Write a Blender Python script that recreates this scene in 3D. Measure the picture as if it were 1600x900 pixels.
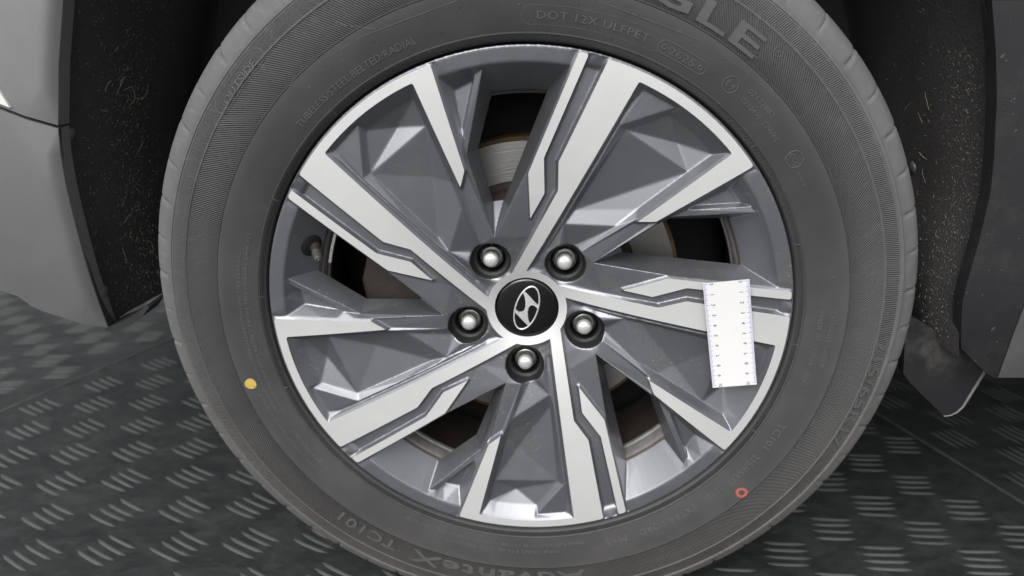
import bpy, bmesh, math, random
import numpy as np
from mathutils import Vector, Matrix
from mathutils.geometry import delaunay_2d_cdt, tessellate_polygon

for o in list(bpy.data.objects):
    bpy.data.objects.remove(o)
S = bpy.context.scene
COL = S.collection
rad = math.radians
random.seed(7)
RNG = np.random.default_rng(7)

# ------------------------------------------------------------------ camera
ZC = 0.335                                   # height of the wheel centre above the floor
cam = bpy.data.cameras.new('camera')
cam_o = bpy.data.objects.new('camera', cam)
COL.objects.link(cam_o)
cam.sensor_width = 36.0
cam.lens = 1099.32 / 1600 * 36
cam_o.location = (0.0224966, -0.568043, 0.256209 + ZC)
cam_o.rotation_euler = (rad(90 - 21.70195), 0, rad(3.47174))
cam.clip_start = 0.02
cam.clip_end = 400
cam.dof.use_dof = True
cam.dof.focus_distance = 0.60
cam.dof.aperture_fstop = 4.5
S.camera = cam_o
S.render.resolution_x, S.render.resolution_y = 1024, 576

# ------------------------------------------------------------------ sky, sun, exposure
SUN_ELEV, SUN_AZ = 47.0, 200.0                # azimuth clockwise from +Y (the sun stands behind the camera, a little left)
W = bpy.data.worlds.new('World')
S.world = W
W.use_nodes = True
nt = W.node_tree
nt.nodes.clear()
sky = nt.nodes.new('ShaderNodeTexSky')
sky.sky_type = 'NISHITA'
sky.sun_disc = False
sky.sun_elevation = rad(SUN_ELEV)
sky.sun_rotation = rad(SUN_AZ)
sky.air_density = 1.0
sky.dust_density = 4.0
sky.ozone_density = 1.0
hs = nt.nodes.new('ShaderNodeHueSaturation')   # overcast: the blue is veiled by cloud
hs.inputs['Saturation'].default_value = 0.16
bg = nt.nodes.new('ShaderNodeBackground')
bg.inputs['Strength'].default_value = 0.15
wo = nt.nodes.new('ShaderNodeOutputWorld')
nt.links.new(sky.outputs[0], hs.inputs['Color'])
nt.links.new(hs.outputs[0], bg.inputs['Color'])
nt.links.new(bg.outputs[0], wo.inputs['Surface'])
sun = bpy.data.lights.new('sun', 'SUN')
sun.energy = 1.5
sun.angle = rad(54)
sun.color = (1.0, 0.975, 0.945)
sun_o = bpy.data.objects.new('sun', sun)
COL.objects.link(sun_o)
_d = Vector((math.sin(rad(SUN_AZ)) * math.cos(rad(SUN_ELEV)), math.cos(rad(SUN_AZ)) * math.cos(rad(SUN_ELEV)), math.sin(rad(SUN_ELEV))))
sun_o.rotation_euler = _d.to_track_quat('Z', 'Y').to_euler()
sun_o.location = _d * 5
vs = S.view_settings
vs.view_transform = 'Standard'
vs.look = 'None'
vs.gamma = 1.0
vs.use_curve_mapping = False
vs.exposure = 0.32

# ------------------------------------------------------------------ helpers
def link(name, me, mats=(), parent=None, loc=(0, 0, 0), smooth=False):
    o = bpy.data.objects.new(name, me)
    COL.objects.link(o)
    if not me.materials:
        for m in (mats if isinstance(mats, (list, tuple)) else [mats]):
            me.materials.append(m)
    if smooth:
        me.polygons.foreach_set('use_smooth', [True] * len(me.polygons))
    o.location = loc
    if parent:
        o.parent = parent
    return o

def pymesh(name, v, f, normals=None, midx=None):
    me = bpy.data.meshes.new(name)
    if isinstance(f, np.ndarray):
        v = np.asarray(v, np.float32); k = f.shape[1]
        me.vertices.add(len(v)); me.vertices.foreach_set('co', v.ravel())
        me.loops.add(f.size); me.loops.foreach_set('vertex_index', f.astype(np.int32).ravel())
        me.polygons.add(len(f)); me.polygons.foreach_set('loop_start', np.arange(0, f.size, k, dtype=np.int32))
        me.update(calc_edges=True)
    else:
        me.from_pydata([tuple(map(float, p)) for p in v], [], [tuple(map(int, q)) for q in f])
    if midx is not None:
        me.polygons.foreach_set('material_index', list(map(int, midx)))
    me.update()
    if normals is not None:
        me.polygons.foreach_set('use_smooth', [True] * len(me.polygons))
        me.normals_split_custom_set_from_vertices(np.asarray(normals, np.float32).tolist())
    return me

def lathe(prof, n=96, axis='y', close=False):
    """prof: list of (r, h); revolved about the local Y axis; x = r sin, z = r cos."""
    v, f = [], []
    m = len(prof)
    for i in range(n):
        a = 2 * math.pi * i / n
        s, c = math.sin(a), math.cos(a)
        for r, h in prof:
            v.append((r * s, h, r * c))
    for i in range(n):
        j = (i + 1) % n
        for k in range(m - 1):
            f.append((i * m + k, i * m + k + 1, j * m + k + 1, j * m + k))
    return v, f

def autosmooth(o, deg=35):
    me = o.data
    me.polygons.foreach_set('use_smooth', [True] * len(me.polygons))
    me.set_sharp_from_angle(angle=rad(deg))

def fixnormals(me):
    bm = bmesh.new(); bm.from_mesh(me)
    bmesh.ops.recalc_face_normals(bm, faces=bm.faces)
    bm.to_mesh(me); bm.free()

def tag(o, label=None, cat=None, group=None, kind=None):
    for k, val in (('label', label), ('category', cat), ('group', group), ('kind', kind)):
        if val:
            o[k] = val
    return o

# ------------------------------------------------------------------ material tools
class NT:
    def __init__(self, name):
        self.m = bpy.data.materials.new(name)
        self.m.use_nodes = True
        self.t = self.m.node_tree
        self.b = self.t.nodes['Principled BSDF']
    def n(self, typ, **kw):
        x = self.t.nodes.new(typ)
        for k, val in kw.items():
            setattr(x, k, val)
        return x
    def set(self, sock, val):
        if isinstance(val, bpy.types.NodeSocket):
            self.t.links.new(val, sock)
        else:
            sock.default_value = val
    def math(self, op, a, b=None, c=None, clamp=False):
        x = self.n('ShaderNodeMath', operation=op, use_clamp=clamp)
        for i, q in enumerate((a, b, c)):
            if q is not None:
                self.set(x.inputs[i], q)
        return x.outputs[0]
    def step(self, x, lo, hi):
        r = self.n('ShaderNodeMapRange', interpolation_type='SMOOTHSTEP')
        self.set(r.inputs['Value'], x)
        r.inputs['From Min'].default_value = lo
        r.inputs['From Max'].default_value = hi
        return r.outputs[0]
    def band(self, x, lo, hi, w):
        return self.math('MULTIPLY', self.step(x, lo - w, lo + w), self.math('SUBTRACT', 1.0, self.step(x, hi - w, hi + w)))
    def noise(self, vec, scale, detail=3, rough=0.55, dist=0.0):
        x = self.n('ShaderNodeTexNoise')
        self.t.links.new(vec, x.inputs['Vector'])
        x.inputs['Scale'].default_value = scale
        x.inputs['Detail'].default_value = detail
        x.inputs['Roughness'].default_value = rough
        x.inputs['Distortion'].default_value = dist
        return x.outputs['Fac']
    def mix(self, fac, a, b):
        x = self.n('ShaderNodeMix', data_type='RGBA')
        self.set(x.inputs[0], fac)
        self.set(x.inputs[6], a)
        self.set(x.inputs[7], b)
        return x.outputs[2]
    def obj(self):
        return self.n('ShaderNodeTexCoord').outputs['Object']
    def bump(self, h, strength, dist, normal=None):
        x = self.n('ShaderNodeBump')
        x.inputs['Strength'].default_value = strength
        x.inputs['Distance'].default_value = dist
        self.t.links.new(h, x.inputs['Height'])
        if normal is not None:
            self.t.links.new(normal, x.inputs['Normal'])
        return x.outputs[0]
    def p(self, **kw):
        for k, val in kw.items():
            self.set(self.b.inputs[k.replace('_', ' ')], val)
        return self

def rgb(r, g, b):
    return (r, g, b, 1.0)

def simple(name, col, rough=0.5, metal=0.0, noise=0.0, scale=40, bump=0.0, **kw):
    t = NT(name)
    ob = t.obj()
    c = rgb(*col)
    if noise:
        f = t.noise(ob, scale, 4)
        c = t.mix(f, rgb(*[q * (1 - noise) for q in col]), rgb(*[min(1, q * (1 + noise)) for q in col]))
    t.p(Base_Color=c, Roughness=rough, Metallic=metal)
    if bump:
        t.p(Normal=t.bump(t.noise(ob, scale * 3, 4), 0.5, bump))
    for k, val in kw.items():
        t.p(**{k: val})
    return t.m

def speckled_paint(name, col, metal, rough, coat, flake=0.10, dust=(0.42, 0.40, 0.37), dusty=0.5, thr=0.66):
    """painted metal: fine flake, a thin dust film and small dirt specks"""
    t = NT(name)
    ob = t.obj()
    fl = t.noise(ob, 1500, 1, 0.5)
    base = t.mix(fl, rgb(*[q * (1 - flake) for q in col]), rgb(*[q * (1 + flake) for q in col]))
    sp = t.noise(ob, 620, 2, 0.6)
    area = t.noise(ob, 14, 3, 0.6)
    d1 = t.math('MULTIPLY', t.step(sp, thr, thr + 0.07), t.step(area, 0.42, 0.68))
    film = t.math('MULTIPLY', t.step(t.noise(ob, 30, 5, 0.65), 0.4, 0.8), 0.10 * dusty)
    d = t.math('MAXIMUM', t.math('MULTIPLY', d1, dusty), film)
    t.p(Base_Color=t.mix(d, base, rgb(*dust)), Metallic=t.math('MULTIPLY', t.math('SUBTRACT', 1.0, d), metal),
        Roughness=t.math('ADD', rough, t.math('MULTIPLY', t.noise(ob, 22, 4), 0.10)))
    t.p(Coat_Weight=coat, Coat_Roughness=0.18)
    return t.m

M_paint = speckled_paint('wheel_grey_paint', (0.205, 0.213, 0.232), 0.78, 0.35, 0.35, dusty=0.8, thr=0.635)
def machined_mat():
    t = NT('machined_aluminium')
    ob = t.obj()
    sep = t.n('ShaderNodeSeparateXYZ'); t.t.links.new(ob, sep.inputs[0])
    r = t.math('SQRT', t.math('ADD', t.math('MULTIPLY', sep.outputs[0], sep.outputs[0]), t.math('MULTIPLY', sep.outputs[2], sep.outputs[2])))
    comb = t.n('ShaderNodeCombineXYZ'); t.set(comb.inputs[0], r)
    rings = t.noise(comb.outputs[0], 2600, 2, 0.6)
    n2 = t.noise(ob, 25, 4, 0.6)
    t.p(Base_Color=t.mix(n2, rgb(0.66, 0.665, 0.667), rgb(0.77, 0.772, 0.77)), Metallic=0.5,
        Roughness=t.math('ADD', 0.40, t.math('MULTIPLY', rings, 0.12)), Normal=t.bump(rings, 0.10, 0.0004))
    t.p(Coat_Weight=0.25, Coat_Roughness=0.2)
    return t.m
M_mach = machined_mat()
M_black = simple('black_gap', (0.006, 0.006, 0.006), 0.7)
M_gloss = simple('black_gloss_plastic', (0.004, 0.004, 0.005), 0.06, Coat_Weight=0.5)
M_chrome = simple('satin_chrome', (0.84, 0.84, 0.83), 0.34, 0.65, noise=0.15, scale=300)
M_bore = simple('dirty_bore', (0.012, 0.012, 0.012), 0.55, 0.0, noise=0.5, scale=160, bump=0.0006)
M_barrel = simple('brown_dirty_barrel', (0.075, 0.058, 0.05), 0.6, 0.15, noise=0.45, scale=45)
M_barrel2 = simple('bare_barrel_step', (0.23, 0.225, 0.22), 0.5, 0.3, noise=0.4, scale=120)

# ------------------------------------------------------------------ floor with the raised bars of a tread plate mat
def floor_mat():
    t = NT('dark_rubber_floor')
    ob = t.obj()
    mp = t.n('ShaderNodeMapping'); mp.inputs['Scale'].default_value = (1, 1.8, 1); mp.inputs['Rotation'].default_value = (0, 0, 0.3)
    t.t.links.new(ob, mp.inputs[0])
    a = t.noise(mp.outputs[0], 14, 7, 0.68, 1.2)
    b = t.noise(mp.outputs[0], 60, 6, 0.65, 0.8)
    c1 = t.mix(t.step(a, 0.3, 0.75), rgb(0.012, 0.0135, 0.0145), rgb(0.036, 0.039, 0.039))
    c2 = t.mix(t.math('MULTIPLY', t.step(b, 0.5, 0.75), 0.45), c1, rgb(0.060, 0.062, 0.060))
    t.p(Base_Color=c2, Roughness=0.62, Normal=t.bump(b, 0.4, 0.002))
    t.b.inputs['Specular IOR Level'].default_value = 0.35
    return t.m
M_floor = floor_mat()
M_bar = simple('worn_sheen_rubber_bar', (0.068, 0.072, 0.071), 0.5, 0.0, noise=0.35, scale=25)  # paler than the floor: worn tops, plus sheen put into the colour
floor = link('floor', pymesh('floor', [(-30, -30, 0), (30, -30, 0), (30, 30, 0), (-30, 30, 0)], [(0, 1, 2, 3)]), M_floor)
tag(floor, kind='structure')

def bar_mesh(h, name):
    L, w, n = 0.0255, 0.0026, 6
    v, f = [], []
    for i in range(n + 1):
        t = 2 * i / n - 1
        k = math.sqrt(max(0.04, 1 - abs(t) ** 6)); y0 = -0.0008 * (1 - t * t)
        v += [(L * t, y0 - w * k, 0.0002), (L * t * .97, y0 - w * .35 * k, h * k), (L * t * .97, y0 + w * .35 * k, h * k), (L * t, y0 + w * k, 0.0002)]
    for i in range(n):
        for k in range(3):
            a = 4 * i + k
            f.append((a, a + 4, a + 5, a + 1))
    f += [(0, 1, 2, 3), (4 * n + 3, 4 * n + 2, 4 * n + 1, 4 * n)]
    me = pymesh(name, v, f)
    fixnormals(me)
    me.polygons.foreach_set('use_smooth', [True] * len(me.polygons))
    me.materials.append(M_bar)
    return me
BAR = bar_mesh(0.0016, 'raised_bar')

CAMP = np.array(cam_o.location)
def in_view(x, y, marg=1.06):
    R = np.array(cam_o.rotation_euler.to_matrix())
    d = R.T @ (np.array([x, y, 0.0]) - CAMP)
    u, v = d[0] / -d[2] * 1099.32 / 800, d[1] / -d[2] * 1099.32 / 450
    return -d[2] > 0 and abs(u) < marg and abs(v) < marg

def seam_r(x, y): return (x - 0.544) * (-0.195) - (y - 0.402) * 0.090      # <0 : beyond the seam on the right
def seam_l(x, y): return (x + 0.821) * 0.137 - (y - 0.381) * 0.068          # <0 : beyond the seam on the left
bars = []
def clusters(ox, oy, rot, keep, v2=(0.0415, -0.048)):
    cr, sr = math.cos(rot), math.sin(rot)
    v1 = np.array([0.0695, 0.0455]); v2 = np.array(v2)
    for i in range(-16, 17):
        for j in range(-16, 17):
            p = i * v1 + j * v2
            cx, cy = ox + cr * p[0] - sr * p[1], oy + sr * p[0] + cr * p[1]
            if not keep(cx, cy):
                continue
            for k in range(4):
                dx, dy = (1.5 - k) * -0.0022, (k - 1.5) * 0.0114
                x, y = cx + cr * dx - sr * dy, cy + sr * dx + cr * dy
                if in_view(x, y) and math.hypot(x, y - 0.1) > 0.0:
                    bars.append((x, y, rot))
clusters(-0.492, 0.055, rad(-25), lambda x, y: x < 0.02 and seam_l(x, y) > 0.006, (0.051, -0.048))
clusters(0.372, 0.145, rad(1), lambda x, y: x > 0.02 and seam_r(x, y) > 0.006)
clusters(0.622, 0.354, rad(-63), lambda x, y: x > 0.02 and seam_r(x, y) < -0.007)
clusters(-0.827, 0.468, rad(8), lambda x, y: x < 0.02 and seam_l(x, y) < -0.006)
def hidden(x, y):
    # behind the tyre (rough test against its outline) or above the body panels
    d = np.array([x, y, 0.0]) - CAMP
    for Y in (0.01, 0.05, 0.1, 0.16):
        t = (Y - CAMP[1]) / d[1]
        if 0 < t < 1:
            q = CAMP + t * d
            if math.hypot(q[0], q[2] - ZC) < 0.325:
                return True
    t = (-0.015 - CAMP[1]) / d[1]
    q = CAMP + t * d
    return t < 1 and ((q[0] < -0.37 and q[2] - ZC > 0.03) or (q[0] > 0.36 and q[2] - ZC > -0.03))
vis = [b for b in bars if not hidden(b[0], b[1])]
vis.sort(key=lambda b: (b[0] - CAMP[0]) ** 2 + (b[1] - CAMP[1]) ** 2)
for x, y, r in vis[:300]:
    o = bpy.data.objects.new('raised_bar', BAR)
    COL.objects.link(o)
    o.location = (x + random.uniform(-.0008, .0008), y + random.uniform(-.0008, .0008), 0)
    o.rotation_euler = (0, 0, r + random.uniform(-.03, .03))
    o.scale = (random.uniform(.92, 1.05), random.uniform(.9, 1.1), random.uniform(.75, 1.1))
    o.parent = floor
rest = vis[300:] + [b for b in bars if b not in vis]
if rest:
    vv, ff = [], []
    bv = [tuple(q.co) for q in BAR.vertices]; bf = [tuple(q.vertices) for q in BAR.polygons]
    for x, y, r in rest:
        c, s_ = math.cos(r), math.sin(r); k = len(vv)
        vv += [(x + c * a - s_ * b, y + s_ * a + c * b, z * .8) for a, b, z in bv]
        ff += [tuple(i + k for i in q) for q in bf]
    o = link('raised_bars_beyond', pymesh('raised_bars_beyond', vv, ff), M_bar, floor, smooth=True)
    tag(o, kind='stuff')
# the two welded seams between the mats
def strip(name, a, b, w, h, mat, parent):
    a, b = Vector(a), Vector(b)
    d = (b - a).normalized(); nrm = Vector((-d.y, d.x, 0)) * w
    n = 40
    v, f = [], []
    for i in range(n + 1):
        p = a.lerp(b, i / n)
        wob = nrm * (0.7 + 0.6 * random.random()); hh = h * (0.35 + 0.9 * random.random())
        v += [tuple(p - wob), tuple(p + Vector((0, 0, hh))), tuple(p + wob)]
    for i in range(n):
        f += [(3 * i, 3 * i + 1, 3 * i + 4, 3 * i + 3), (3 * i + 1, 3 * i + 2, 3 * i + 5, 3 * i + 4)]
    return link(name, pymesh(name, v, f), mat, parent, smooth=True)
strip('floor_seam', (0.50, 0.497, 0.0005), (0.68, 0.107, 0.0005), 0.0026, 0.0022, M_bar, floor)
strip('floor_seam', (-0.87, 0.282, 0.0005), (-0.70, 0.62, 0.0005), 0.0026, 0.0022, M_bar, floor)

# ------------------------------------------------------------------ the car
car = bpy.data.objects.new('car', None)
COL.objects.link(car)
tag(car, 'grey car seen close up at one wheel with two-tone alloy and dusty tyre', 'car')

# ---- wheel face: measured vertices (radius mm, clockwise angle from the top, depth mm behind the lip)
_R = [0, 29, 37, 60, 75, 89, 116, 141, 180, 221, 229, 260]
_Y = [27, 26.4, 24.0, 18.0, 15.0, 12.4, 9.1, 6.2, 3.0, 0.9, 0.4, 0.0]
_PF = np.polynomial.Polynomial.fit(_R[1:-1], _Y[1:-1], 4)
def yM(r): return float(_PF(min(max(r, 27.0), 231.0)))
def yMv(r): return _PF(np.clip(r, 27.0, 231.0))
def pol(r, a): return np.array([r * math.sin(rad(a)), r * math.cos(rad(a))])
def RA_(p): return math.hypot(p[0], p[1]), math.degrees(math.atan2(p[0], p[1]))
def unwrap(a, ref): return (a - ref + 180) % 360 - 180 + ref

PT = dict(P=(228.5, -56.19), Qo=(228.5, -19.4), Si=(220.8, -24.23), Wi=(221.0, -48.98), T=(129.2, -25.59), T2=(140.8, -21.63),
          J1=(141.5, -61.48), J2=(117.6, -59.22), G1=(228.6, -60.13), G2=(228.7, -62.08), K1=(142.9, -66.47), K2=(112.9, -64.49),
          N=(89.0, -70.12), L1=(129.2, -71.54), H1=(36.9, -72.98), H0=(36.9, -93.7))
Q = {k: pol(*v) for k, v in PT.items()}

def seg(a, b, n):
    return [a + (b - a) * i / n for i in range(n + 1)]
def arc(r, a0, a1, n):
    return [pol(r, a0 + (a1 - a0) * i / n) for i in range(n + 1)]
def rnd(poly, idx_r):
    """round the listed corners of a closed polyline: {index: radius}"""
    out = []
    n = len(poly)
    for i, p in enumerate(poly):
        if i in idx_r:
            a, b = poly[i - 1], poly[(i + 1) % n]
            r = idx_r[i]
            da = (a - p) / np.linalg.norm(a - p); db = (b - p) / np.linalg.norm(b - p)
            s0, s1 = p + da * r, p + db * r
            for t in (0, .25, .5, .75, 1):
                out.append((1 - t) ** 2 * s0 + 2 * t * (1 - t) * p + t * t * s1)
        else:
            out.append(p)
    return out

def offline(pts, d, side):
    """offset an open polyline by d; side +1 = clockwise side, -1 = anticlockwise side"""
    out = []
    dirs = []
    for a, b in zip(pts[:-1], pts[1:]):
        u = (b - a) / np.linalg.norm(b - a)
        nrm = np.array([-u[1], u[0]])
        m = (a + b) / 2
        cw = np.array([m[1], -m[0]])         # direction of increasing clockwise angle
        if np.dot(nrm, cw) * side < 0:
            nrm = -nrm
        dirs.append((u, nrm))
    for i, p in enumerate(pts):
        if i == 0: out.append(p + dirs[0][1] * d)
        elif i == len(pts) - 1: out.append(p + dirs[-1][1] * d)
        else:
            n0, n1 = dirs[i - 1][1], dirs[i][1]
            m = (n0 + n1); m /= np.linalg.norm(m)
            out.append(p + m * d / max(0.4, np.dot(m, n0)))
    return out

def at_r(a, b, r):
    """point of the line a-b at radius r"""
    d = b - a
    A, B, C_ = d @ d, 2 * a @ d, a @ a - r * r
    disc = math.sqrt(max(0, B * B - 4 * A * C_))
    ts = [(-B - disc) / (2 * A), (-B + disc) / (2 * A)]
    t = min(ts, key=lambda q: abs(q - 0.5))
    return a + t * d

# machined outlines -------------------------------------------------------
main = [Q['P']] + arc(228.5, PT['P'][1], PT['Qo'][1], 18)[1:-1] + [Q['Qo'], Q['T2'], Q['T'], Q['Si']] + \
       arc(220.9, PT['Si'][1], PT['Wi'][1], 13)[1:-1] + [Q['Wi'], Q['H1']] + arc(36.9, PT['H1'][1], PT['H0'][1], 4)[1:-1] + [Q['H0'], Q['J2'], Q['J1']]
ix = {}
for nm in ('P', 'Qo', 'T2', 'T', 'Si', 'Wi', 'J2', 'J1'):
    ix[nm] = [i for i, p in enumerate(main) if p is Q[nm]][0]
main = rnd(main, {ix['P']: 2.2, ix['Qo']: 2.6, ix['T2']: 1.6, ix['T']: 1.4, ix['Si']: 2.2, ix['Wi']: 2.0, ix['J2']: 1.2, ix['J1']: 1.2})
strp = [Q['G1'], Q['K1'], Q['K2'], Q['N'], Q['L1'], Q['G2'], pol(228.7, -61.1)]
strp = rnd(strp, {0: 2.4, 1: 1.2, 2: 1.2, 3: 1.2, 4: 1.2, 5: 2.4})

Vx, Vh, Ed = [], [], []          # vertices (canonical sector), depth, constraint edges
def addv(p, y):
    Vx.append(np.array(p, float)); Vh.append(y); return len(Vx) - 1
def line(ids, closed=False):
    for a, b in zip(ids[:-1], ids[1:]): Ed.append((a, b))
    if closed: Ed.append((ids[-1], ids[0]))
def poly_on_face(pts, closed=True, dy=0.0, step=14):
    dense = []
    n = len(pts)
    for i in range(n if closed else n - 1):
        a, b = pts[i], pts[(i + 1) % n]
        k = max(1, int(np.linalg.norm(b - a) / step))
        dense += [a + (b - a) * j / k for j in range(k)]
    if not closed: dense.append(pts[-1])
    f = dy if callable(dy) else (lambda r: dy)
    ids = [addv(p, yM(np.linalg.norm(p)) + f(np.linalg.norm(p))) for p in dense]
    line(ids, closed)
    return ids
def pt(r, a, y): return addv(pol(r, a), y)

poly_on_face(main)
poly_on_face(strp)
# ring edge between this arm's pocket notch and the next arm
poly_on_face(arc(36.9, -72.98, -21.7, 8), False)
# groove floor ------------------------------------------------------------
goff = lambda r: float(np.interp(r, [60, 85, 120, 219, 221, 231], [1.7, 2.4, 4.6, 4.8, 2.6, 0.9]))
gw = offline([Q['P'], Q['J1'], Q['J2'], Q['H0']], 2.3, -1)
gw = [at_r(gw[0], gw[1], 228.9), at_r(gw[0], gw[1], 221.5), at_r(gw[0], gw[1], 218.5)] + gw[1:3] + [at_r(gw[2], gw[3], 43.0)]
poly_on_face(gw, False, goff)
gs = offline([Q['G1'], Q['K1'], Q['K2'], Q['N']], 1.7, +1)
go = offline([Q['N'], Q['L1'], Q['G2']], 2.0, -1)
tipN = pol(85.8, -70.6)
gsl = [at_r(gs[0], gs[1], 228.9), at_r(gs[0], gs[1], 221.5), at_r(gs[0], gs[1], 218.5)] + gs[1:3] + [gs[3] * 0.985, tipN, go[0] * 0.985]
gsi = poly_on_face(gsl, False, goff)
ooff = lambda r: float(np.interp(r, [85, 131, 200, 231], [2.6, 2.6, 2.2, 0.9]))
Lo = go[1]
goi = poly_on_face([go[0] * 0.985, Lo], False, ooff)
Gl = at_r(go[1], go[2], 217.7)
lo_ids = poly_on_face([Lo, Gl, at_r(go[1], go[2], 228.9)], False, ooff, step=20)
# window (between the second arm of this sector and the strip of the next one): previous window's ids are the same rotated by -72
Z = pt(75.9, -21.89, 16.1)
W4a = pt(101, -18.2, 42); W4b = pt(99.5, -12.49, 42)
W3 = pt(150.3, -16.72, 31); W2 = pt(195.0, -8.8, 29.5)
W1 = pt(194.5, 4.61, 29.5)
cone_lo = [addv(p, 29.5) for p in arc(194.6, -8.8, 4.61, 6)[1:-1]]
line([Z, W4a, W3, W2] + cone_lo + [W1, W4b, Z]); line([W4a, W4b])
WIN = ['W']
win_poly = [pol(101, -18.2), pol(150.3, -16.72), pol(195.0, -8.8)] + arc(194.6, -8.8, 4.61, 6)[1:-1] + [pol(194.5, 4.61), pol(99.5, -12.49)]
# web edge from Z to the next strip's shoulder (written in the next strip's frame: rotate by +72)
def rot2(p, deg):
    c, s = math.cos(rad(deg)), math.sin(rad(deg))
    return np.array([p[0] * c + p[1] * s, -p[0] * s + p[1] * c])
LoN = addv(rot2(Lo, 72), yM(np.linalg.norm(Lo)) + ooff(np.linalg.norm(Lo)))
GlN = addv(rot2(Gl, 72), yM(217.7) + ooff(217.7))
line([Z, LoN]); line([LoN, W4b]); line([GlN, W1])
# second arm, window side
sq = offline([Q['Qo'], Q['T2']], 2.2, +1)
sq0, sq1, sq2 = at_r(sq[0], sq[1], 228.9), at_r(sq[0], sq[1], 217.7), sq[1]
poly_on_face([sq0, sq1], False, ooff)
sqi = poly_on_face([sq1, sq2], False, lambda r: 2.4)
Eb = pt(151.7, -19.5, 12.6)
line([Z, Eb])
sq2i = sqi[-1]
T2e = addv(Q['T2'] * 0.974 + np.array([0.2, 0]), yM(137) + 4.2)
Te = addv(Q['T'] * 0.975, yM(126) + 4.0)
line([sq2i, T2e, Te]); line([sq2i, Eb])
F1 = pt(214.9, -9.54, 6.0)
F0t = pt(166.5, -18.55, 11.0); R2t = pt(212.5, -11.3, 7.0)
F0b = pt(172.5, -18.35, 14.5); R2b = pt(207.0, -12.5, 15.5)
RF1 = pt(203.7, -17.04, 15.5)
line([Eb, F1]); line([Eb, F0t, R2t, F1]); line([F0t, F0b, R2b, R2t]); line([F0b, RF1]); line([RF1, R2b])
line([Eb, W3]); line([F1, W2])
sq1i = addv(sq1, yM(217.7) + ooff(217.7))
a_sq1 = RA_(sq1)[1]; a_gl = RA_(rot2(Gl, 72))[1]
lipi = [sq1i] + [addv(p, 2.0) for p in arc(217.7, a_sq1, -9.6, 4)[1:]] + [addv(p, 2.0) for p in arc(217.7, -9.6, a_gl, 10)[1:-1]] + [GlN]
line(lipi)
line([lipi[4], F1]); line([sq1i, RF1])
# pocket ------------------------------------------------------------------
sw = offline([Q['Wi'], Q['H1']], 2.1, +1)
sws = at_r(sw[0], sw[1], 219.0)
swe = at_r(sw[0], sw[1], 39.4)
poly_on_face([sws, swe], False, 2.2)
poly_on_face([swe] + arc(39.0, RA_(swe)[1] + 4, -57, 3), False, 2.0)
st = offline([Q['Si'], Q['T']], 1.9, -1)
st0 = at_r(st[0], st[1], 219.2)
sti = poly_on_face([st0, st[1]], False, 2.4)
arci = poly_on_face([sws] + arc(219.2, RA_(sws)[1] + 1, RA_(st0)[1] - 1, 10) + [st0], False, 1.9)
PW = pt(216.6, -47.0, 5.9)
RAi = pt(217.4, -39.46, 6.2); RBi = addv(at_r(*offline([Q['Wi'], Q['H1']], 5.4, +1), 184.7), yM(184.7) + 4.3)
RAp = pt(210.0, -39.3, 11.4); RBp = pt(183.0, -46.35, 11.6)
X1 = pt(196.5, -33.34, 19.0); X2 = pt(186.1, -26.68, 13.8); Mv = pt(146.4, -33.39, 19.7)
V1 = pt(103.2, -49.11, 20.5); V2 = pt(135.1, -28.36, 16.2)
V1u = pt(88.9, -50.94, 17.6); V2u = pt(112, -29.8, 13.6)
Y = pt(209.3, -26.2, 11.2)
basei = [RAp] + [addv(p, 11.4) for p in arc(209.8, -39.3, -26.2, 6)[1:-1]] + [Y]
line(basei)
for a, b in ((PW, RAi), (PW, RBi), (RAi, RBi), (RAi, RAp), (RAp, RBp), (RBi, RBp), (RBp, X1), (RBp, X2), (RBp, Mv), (X1, X2), (X2, Mv), (Mv, V1), (Mv, V2),
             (V1, V2), (RBp, V1), (RAp, X1), (X1, Y), (X2, Y), (X2, V2), (V1, V1u), (V2, V2u), (V1u, V2u)):
    line([a, b])
uf = offline([Q['Wi'], Q['H1']], 3.4, +1)
poly_on_face([at_r(uf[0], uf[1], 205), at_r(uf[0], uf[1], 52)], False, 5.0, step=12)
ul = offline([Q['Wi'], Q['H1']], 5.4, +1)
ulm = [addv(at_r(ul[0], ul[1], r), yM(r) + 4.3) for r in (172, 160, 148, 136, 124, 112, 100, 88, 76, 64)]
ulh = addv(at_r(ul[0], ul[1], 50), yM(50) + 4.2)
line([PW] and [RBi] + ulm + [ulh])
LLh = pt(60, -55.0, 23.0)
line([V1u, LLh, ulh])
# bore of the wheel nut (next sector's nut stands in this pocket's inner end)
BC = pol(56.6, -35.0)
NB = 28
def bore_circle(R, fy):
    ids = []
    for i in range(NB):
        a = 2 * math.pi * i / NB
        p = BC + R * np.array([math.sin(a), math.cos(a)])
        ids.append(addv(p, fy(np.linalg.norm(p))))
    line(ids, True)
    return ids
b0 = bore_circle(18.3, lambda r: yM(r) + 2.2)
b1 = bore_circle(16.2, lambda r: 29.0)
b2 = bore_circle(13.4, lambda r: 30.0)
b3 = bore_circle(12.9, lambda r: 46.0)
addv(BC, 46.0)
def nearest(ids, p): return min(ids, key=lambda i: np.linalg.norm(Vx[i] - p))
BP1 = nearest(b0, pol(70, -45.7)); TBn = nearest(b0, pol(75.5, -32.9)); TBb = nearest(b0, pol(75, -38.5))
for i_ in b0:
    a_ = RA_(Vx[i_])[1]; r_ = np.linalg.norm(Vx[i_])
    if r_ > 58: Vh[i_] += 5.0 * max(0.0, 1 - abs((a_ + 39.5) / 6.5) ** 2)
line([V1u, BP1]); line([V2u, TBb])
line([sti[-1], TBn])
line([Te, sti[-1]])
for i in range(NB):
    p = Vx[b0[i]]
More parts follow.
